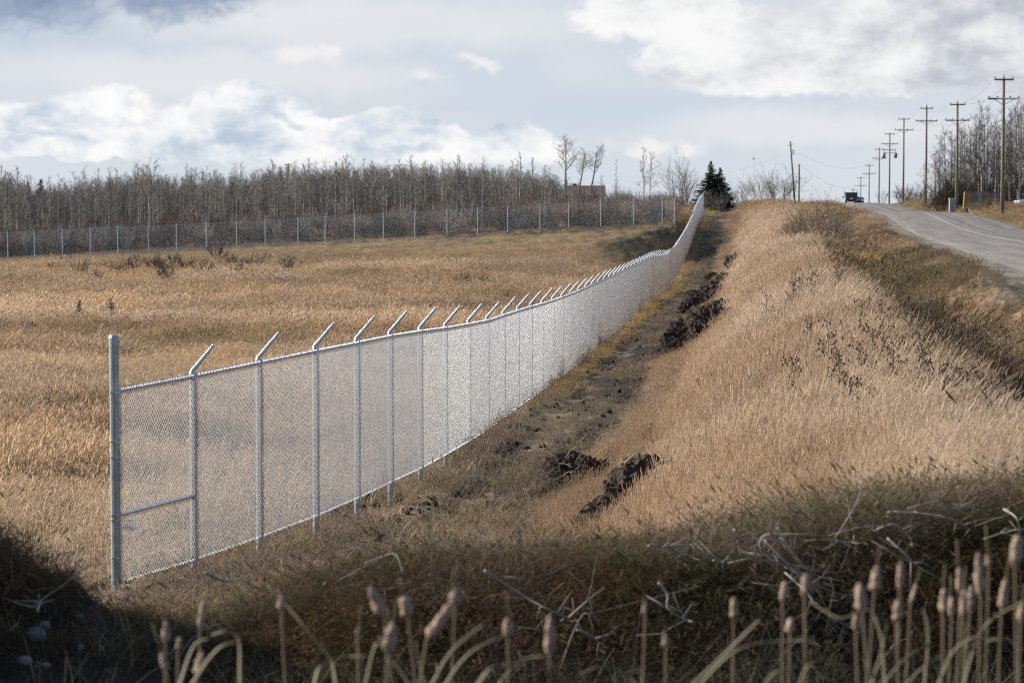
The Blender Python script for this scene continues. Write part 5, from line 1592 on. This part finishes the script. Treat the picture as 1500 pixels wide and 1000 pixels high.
for i, (px, py, lp, wp, lean, dd) in enumerate(cat):
    lean += r.gauss(0, .05)
    sc = dd / F
    c = at(px, py, dd)
    ax = Vector((lean * 1.3, r.gauss(0, .08), 1)).normalized()
    L, rad = lp * sc * 1.12, wp * sc / 2 * 0.68
    p0 = c - ax * L / 2
    zb = -2.5
    base = Vector((p0.x - lean * 0.35 + r.gauss(0, .02), p0.y + r.gauss(0, .05), zb))
    t = thing('cattail', f'dry cattail with {"bent" if abs(lean) > .12 else "upright"} pale brown head in the foreground, {ordinal(i)}', 'cattail', base, group='cattails in the wet foreground')
    st_ = MB()
    midp = (Vector((0, 0, 0)).lerp(p0 - base, .55)) + Vector((r.gauss(0, .02), 0, 0))
    st_.tube([(0, 0, 0), midp, p0 - base, p0 - base + ax * (L * 1.0)], [0.0036, 0.0032, 0.0026, 0.002], 6)
    if r.random() < .5:
        st_.tube([p0 - base + ax * L, p0 - base + ax * (L + r.uniform(.03, .09))], [0.004, 0.0015], 5)
    st_.build('stalk', M_stalk, t, True)
    V, Fs = head_mesh(i, L, rad, r.random())
    q = ax.to_track_quat('Z', 'X').to_matrix()
    mesh_obj('seed_head', [q @ Vector(v) + (p0 - base) for v in V], Fs, M_head, t, True)

# cattail leaves: arching ribbons, each clump of leaves a plant
def ribbon(mb, pts, w):
    pts = [Vector(p) for p in pts]
    # smooth through the points
    n = 22
    P = []
    for i in range(n + 1):
        t = i / n * (len(pts) - 1); k = min(int(t), len(pts) - 2); f = t - k
        p0, p1, p2, p3 = pts[max(k - 1, 0)], pts[k], pts[k + 1], pts[min(k + 2, len(pts) - 1)]
        P.append(0.5 * ((2 * p1) + (-p0 + p2) * f + (2 * p0 - 5 * p1 + 4 * p2 - p3) * f * f + (-p0 + 3 * p1 - 3 * p2 + p3) * f ** 3))
    vs_, fs_ = [], []
    for i, p in enumerate(P):
        tdir = (P[min(i + 1, n)] - P[max(i - 1, 0)]).normalized()
        sd = tdir.cross(Vector((0.25, 1, 0.2))).normalized()
        ww = w * (1 - 0.75 * (i / n) ** 2) / 2
        nrm = sd.cross(tdir) * w * 0.12
        vs_ += [p - sd * ww, p + nrm, p + sd * ww, p - nrm]
    for i in range(n):
        for k in range(4):
            fs_.append((i * 4 + k, i * 4 + (k + 1) % 4, i * 4 + 4 + (k + 1) % 4, i * 4 + 4 + k))
    mb.add(vs_, fs_)
leaves = [([(1010, 1010), (1060, 960), (1112, 908)], 13, 6.2), ([(1020, 1010), (1080, 952), (1150, 938), (1190, 940)], 9, 6.4), ([(640, 990), (665, 950), (708, 914)], 14, 6.0), ([(655, 1000), (690, 955), (740, 930)], 11, 6.2),
          ([(540, 985), (550, 945), (560, 930)], 10, 6.1), ([(480, 970), (505, 962), (535, 960)], 9, 6.3), ([(590, 985), (566, 955), (556, 930)], 11, 6.0), ([(845, 990), (880, 975), (910, 985), (935, 1005)], 8, 6.3), ([(1170, 1010), (1185, 975), (1215, 965), (1240, 985)], 9, 6.1),
          ([(420, 885), (448, 920), (482, 960), (490, 990)], 9, 6.4), ([(290, 990), (320, 950), (345, 940)], 12, 6.1), ([(268, 990), (285, 945), (305, 935)], 10, 6.3), ([(1290, 1010), (1320, 970), (1345, 950)], 9, 6.4), ([(1410, 1010), (1440, 920), (1500, 880)], 10, 6.2),
          ([(1275, 1010), (1290, 960), (1300, 912)], 9, 6.2), ([(1330, 1000), (1370, 965), (1420, 960)], 8, 6.5), ([(1355, 1000), (1360, 930), (1352, 890)], 8, 6.5), ([(1120, 1010), (1135, 985), (1170, 975)], 11, 5.9), ([(700, 1005), (725, 975), (760, 972)], 12, 5.8), ([(745, 985), (770, 965), (800, 962), (818, 985)], 8, 6.2),
          ([(310, 930), (330, 925), (350, 935), (352, 990)], 9, 6.4), ([(1185, 880), (1230, 905), (1262, 895)], 6, 6.6), ([(1440, 940), (1470, 935), (1500, 950)], 9, 6.2), ([(1380, 990), (1400, 950), (1440, 930), (1465, 945)], 8, 6.4), ([(625, 1010), (612, 960), (610, 935)], 9, 6.3)]
for i, (pp, w, dd) in enumerate(sorted(leaves, key=lambda q: q[0][0][0])):
    if pp[0][1] < pp[-1][1]: pp = pp[::-1]
    mb = MB()
    q = [at(x, y, dd + r.gauss(0, .04)) for x, y in pp]
    b = q[0].copy(); b.z = -2.5
    back = q[0] + (q[0] - q[1]) * 0.7 + Vector((0, 0, -0.04))
    back2 = back + (q[0] - q[1]) * 0.45 + Vector((0, 0, -0.25))
    b = Vector((back2.x + (q[0] - q[1]).x * 0.2, back2.y, -2.5))
    pts = [Vector((0, 0, 0)), back2 - b, back - b] + [p - b for p in q]
    ribbon(mb, pts, w * r.uniform(0.5, 0.8) * dd / F)
    o = mb.build('cattail_leaf', M_blade, loc=b, smooth=True)
    tag(o, f'dry arching cattail leaf in the wet foreground, {ORD[i] if i < 15 else ORD[len(leaves) - 1 - i]} loose leaf from the {"left" if i < 15 else "right"}', 'leaf', 'arching cattail leaves in the foreground')

# marsh litter: thin stalks and blades nobody could count
mcoll = bpy.data.collections.new('marsh')
for s in range(5):
    o = tuft(900 + s, 8, 0.16, 0.3, 1.0, 0.0055, (0.05, 0), 1.0, 0, curl=0.38, segs=6)
    mcoll.objects.link(o)
X, Z = sample(2600, 6.4, 11.8, lambda z: (-0.22 * z, 0.23 * z), 0.3)
kp = rng.random(len(X)) < np.where(X < -1.2, 0.05, 0.9)
X, Z = X[kp], Z[kp]; N = len(X)
sz = rng.uniform(.6, 1.15, N) * np.where(Z < 8, .95, 0.85)
tn = lerp((0.022, 0.030, 0.026), (0.17, 0.15, 0.10), rng.random(N) ** 3)  # dark teal end carries the bluish ditch shade in the blade colour
scatter('marsh_litter', 'tangle of dull green and straw blades standing in the wet ditch', 'marsh plants', np.stack([X, Z, ground(X, Z)], -1), np.stack([rng.normal(0, .15, N), rng.normal(0, .15, N), rng.uniform(0, 6.3, N)], -1),
        np.stack([sz, sz, sz], -1), tn, rng.integers(0, 5, N), mcoll)

# bleached roots and dead stems on the bank: curves through their places on the bank
roots = [([(1075, 775), (1110, 805), (1150, 830), (1200, 850)], 8, 12.3, 'bleached root running down into the pale root tangle on the bank'),
         ([(1112, 800), (1118, 785), (1140, 782), (1150, 800), (1170, 825)], 7, 12.2, 'looped bleached root at the top of the pale root tangle'),
         ([(1120, 790), (1150, 822), (1190, 860), (1215, 880)], 6, 12.2, 'long bleached root slanting through the middle of the tangle'),
         ([(1135, 815), (1175, 832), (1220, 838), (1250, 835)], 5, 12.3, 'bleached root lying flat across the tangle'),
         ([(1150, 830), (1185, 850), (1225, 868), (1252, 872)], 5, 12.1, 'low bleached root at the bottom right of the tangle'),
         ([(1150, 838), (1185, 870), (1215, 905), (1235, 925)], 5, 12.0, 'bleached root hanging down from the tangle toward the water'),
         ([(1140, 772), (1155, 800), (1180, 830), (1200, 845)], 6, 12.3, 'short bleached root at the upper edge of the tangle'),
         ([(1285, 775), (1310, 768), (1332, 785), (1336, 800)], 8, 12.4, 'thick curled pale stem arching over the dark bank'),
         ([(1300, 788), (1325, 810), (1345, 830), (1380, 848)], 9, 12.2, 'thick crooked pale stem lying below the curled stem'),
         ([(1300, 750), (1350, 752), (1400, 762), (1440, 790)], 8, 12.6, 'long pale stem arching along the top of the bank'),
         ([(1215, 800), (1235, 770), (1255, 735), (1265, 700)], 6, 12.6, 'upright pale stem rising into the dry grass'),
         ([(1225, 792), (1238, 794), (1252, 793)], 8, 12.2, 'short pale stick lying left of the curled stem'),
         ([(950, 799), (980, 801), (1005, 812), (1030, 822)], 8, 12.6, 'pale stick on the bank top, curved one of two crossing sticks'),
         ([(975, 800), (1005, 799), (1032, 798)], 8, 12.7, 'pale straight stick on the bank top crossing a curved one'),
         ([(1045, 820), (1063, 826)], 7, 12.5, 'tiny pale twig right of the two crossing sticks'),
         ([(710, 835), (760, 868), (800, 890), (832, 905)], 9, 12.0, 'long grey branch sloping down the middle of the bank'),
         ([(832, 905), (860, 880), (885, 860)], 8, 12.0, 'grey forked branch end rising from the long sloping branch'),
         ([(965, 853), (978, 870), (978, 890), (1000, 905), (1015, 910)], 8, 11.9, 'crooked grey stem bent like a hook on the bank face'),
         ([(845, 922), (865, 930), (890, 950)], 8, 11.8, 'short pale stick lying near the water in the middle'),
         ([(535, 825), (560, 815), (580, 812), (590, 840)], 7, 12.6, 'bent pale stem at the bank top left of the middle'),
         ([(300, 838), (330, 850), (352, 848), (372, 862)], 8, 12.4, 'bleached crooked stick at the left end of the bank'),
         ([(55, 895), (62, 878), (92, 858)], 9, 12.2, 'curved grey stem standing in the dark hollow'),
         ([(1440, 790), (1470, 780), (1500, 775), (1520, 790)], 6, 12.4, 'grey stem in the tangle at the right edge of the bank'),
         ([(1470, 745), (1490, 760), (1495, 790)], 7, 12.5, 'forked grey stem at the right edge top of the bank'),
         ([(1330, 745), (1370, 735), (1410, 742)], 6, 12.8, 'thin grey stem lying in the grass above the long arching stem'),
         ([(820, 980), (850, 905), (880, 895), (1025, 858)], 5, 11.9, 'thin grey stem slanting up the bank face in the middle')]
for pp, w, dd, lab in roots:
    q = [at(x, y, dd + r.gauss(0, .05)) for x, y in pp]
    b = q[0]
    mb = MB(); n = 16; P = []
    for i in range(n + 1):
        t = i / n * (len(q) - 1); k = min(int(t), len(q) - 2); f = t - k
        p0, p1, p2, p3 = q[max(k - 1, 0)], q[k], q[k + 1], q[min(k + 2, len(q) - 1)]
        P.append(0.5 * ((2 * p1) + (-p0 + p2) * f + (2 * p0 - 5 * p1 + 4 * p2 - p3) * f * f + (-p0 + 3 * p1 - 3 * p2 + p3) * f ** 3) - b)
    for k in range(r.randint(3, 6)):
        a_ = P[r.randrange(3, n)]; dv = Vector((r.gauss(0, .12), r.gauss(0, .05), r.gauss(.02, .08)))
        mb.tube([a_, a_ + dv * .5 + Vector((0, 0, r.gauss(0, .02))), a_ + dv], [w * 0.13 * dd / F, w * 0.09 * dd / F, w * 0.04 * dd / F], 5)
    mb.tube(P, [w * 0.25 * dd / F * (1 - .6 * i / n) * r.uniform(.92, 1.08) for i in range(n + 1)], 6)
    tag(mb.build('fallen_stick', M_root if w > 5 else M_log, loc=b, smooth=True), lab, 'stem', 'dead stems and roots on the bank')

# finer dead stems over the bank
dcoll = bpy.data.collections.new('dead_stems')
for s in range(5):
    o = tuft(950 + s, 5, 0.05, 0.15, 0.42, 0.007, (0.0, 0), 0.8, 0, curl=0.55, segs=6)
    dcoll.objects.link(o)
X, Z = sample(900, 11.9, 13.8, lambda z: (-0.22 * z, 0.23 * z), 0.3)
kp = rng.random(len(X)) < 0.22 + 0.75 * sstep(0.8, 2.2, X)
X, Z = X[kp], Z[kp]; N = len(X)
sz = rng.uniform(.5, 1.1, N)
scatter('dead_stalks', 'thin grey dead stalks tangled over the near bank', 'stalks', np.stack([X, Z, ground(X, Z)], -1), np.stack([rng.normal(0, .3, N), rng.normal(0, .3, N), rng.uniform(0, 6.3, N)], -1),
        np.stack([sz, sz, sz], -1), lerp((0.14, 0.12, 0.10), (0.34, 0.30, 0.26), rng.random(N) ** 2), rng.integers(0, 5, N), dcoll)

# stones in the dark hollow on the left
M_stone = material('grey_stone', (0.12, 0.125, 0.135), 0.85, var=0.25, scale=8, bump=0.3, bscale=20)
stones = [(53, 946, 26, 22, 'largest bluish grey stone in the dark hollow'), (66, 925, 14, 10, 'small reddish stone above the largest stone in the hollow'), (117, 905, 12, 8, 'small pale stone high in the hollow on the right'), (118, 952, 10, 8, 'small pale stone in the middle of the hollow'),
          (36, 976, 20, 12, 'flat grey stone at the lower left of the hollow'), (68, 981, 10, 7, 'little stone at the bottom of the hollow right of the flat stone'), (140, 930, 12, 5, 'thin flat stone near the bank side of the hollow')]
for i, (px, py, w, h, lab) in enumerate(stones):
    p = hit(px, py); sc = p.y / F
    co, fs = lump_mesh(40 + i, w * sc * .62, w * sc * .5, h * sc * .7, 0.3)
    tag(mesh_obj('stone', co, fs, M_stone, loc=p + Vector((0, 0, h * sc * .2)), smooth=True), lab, 'stone', 'stones lying in the dark hollow')
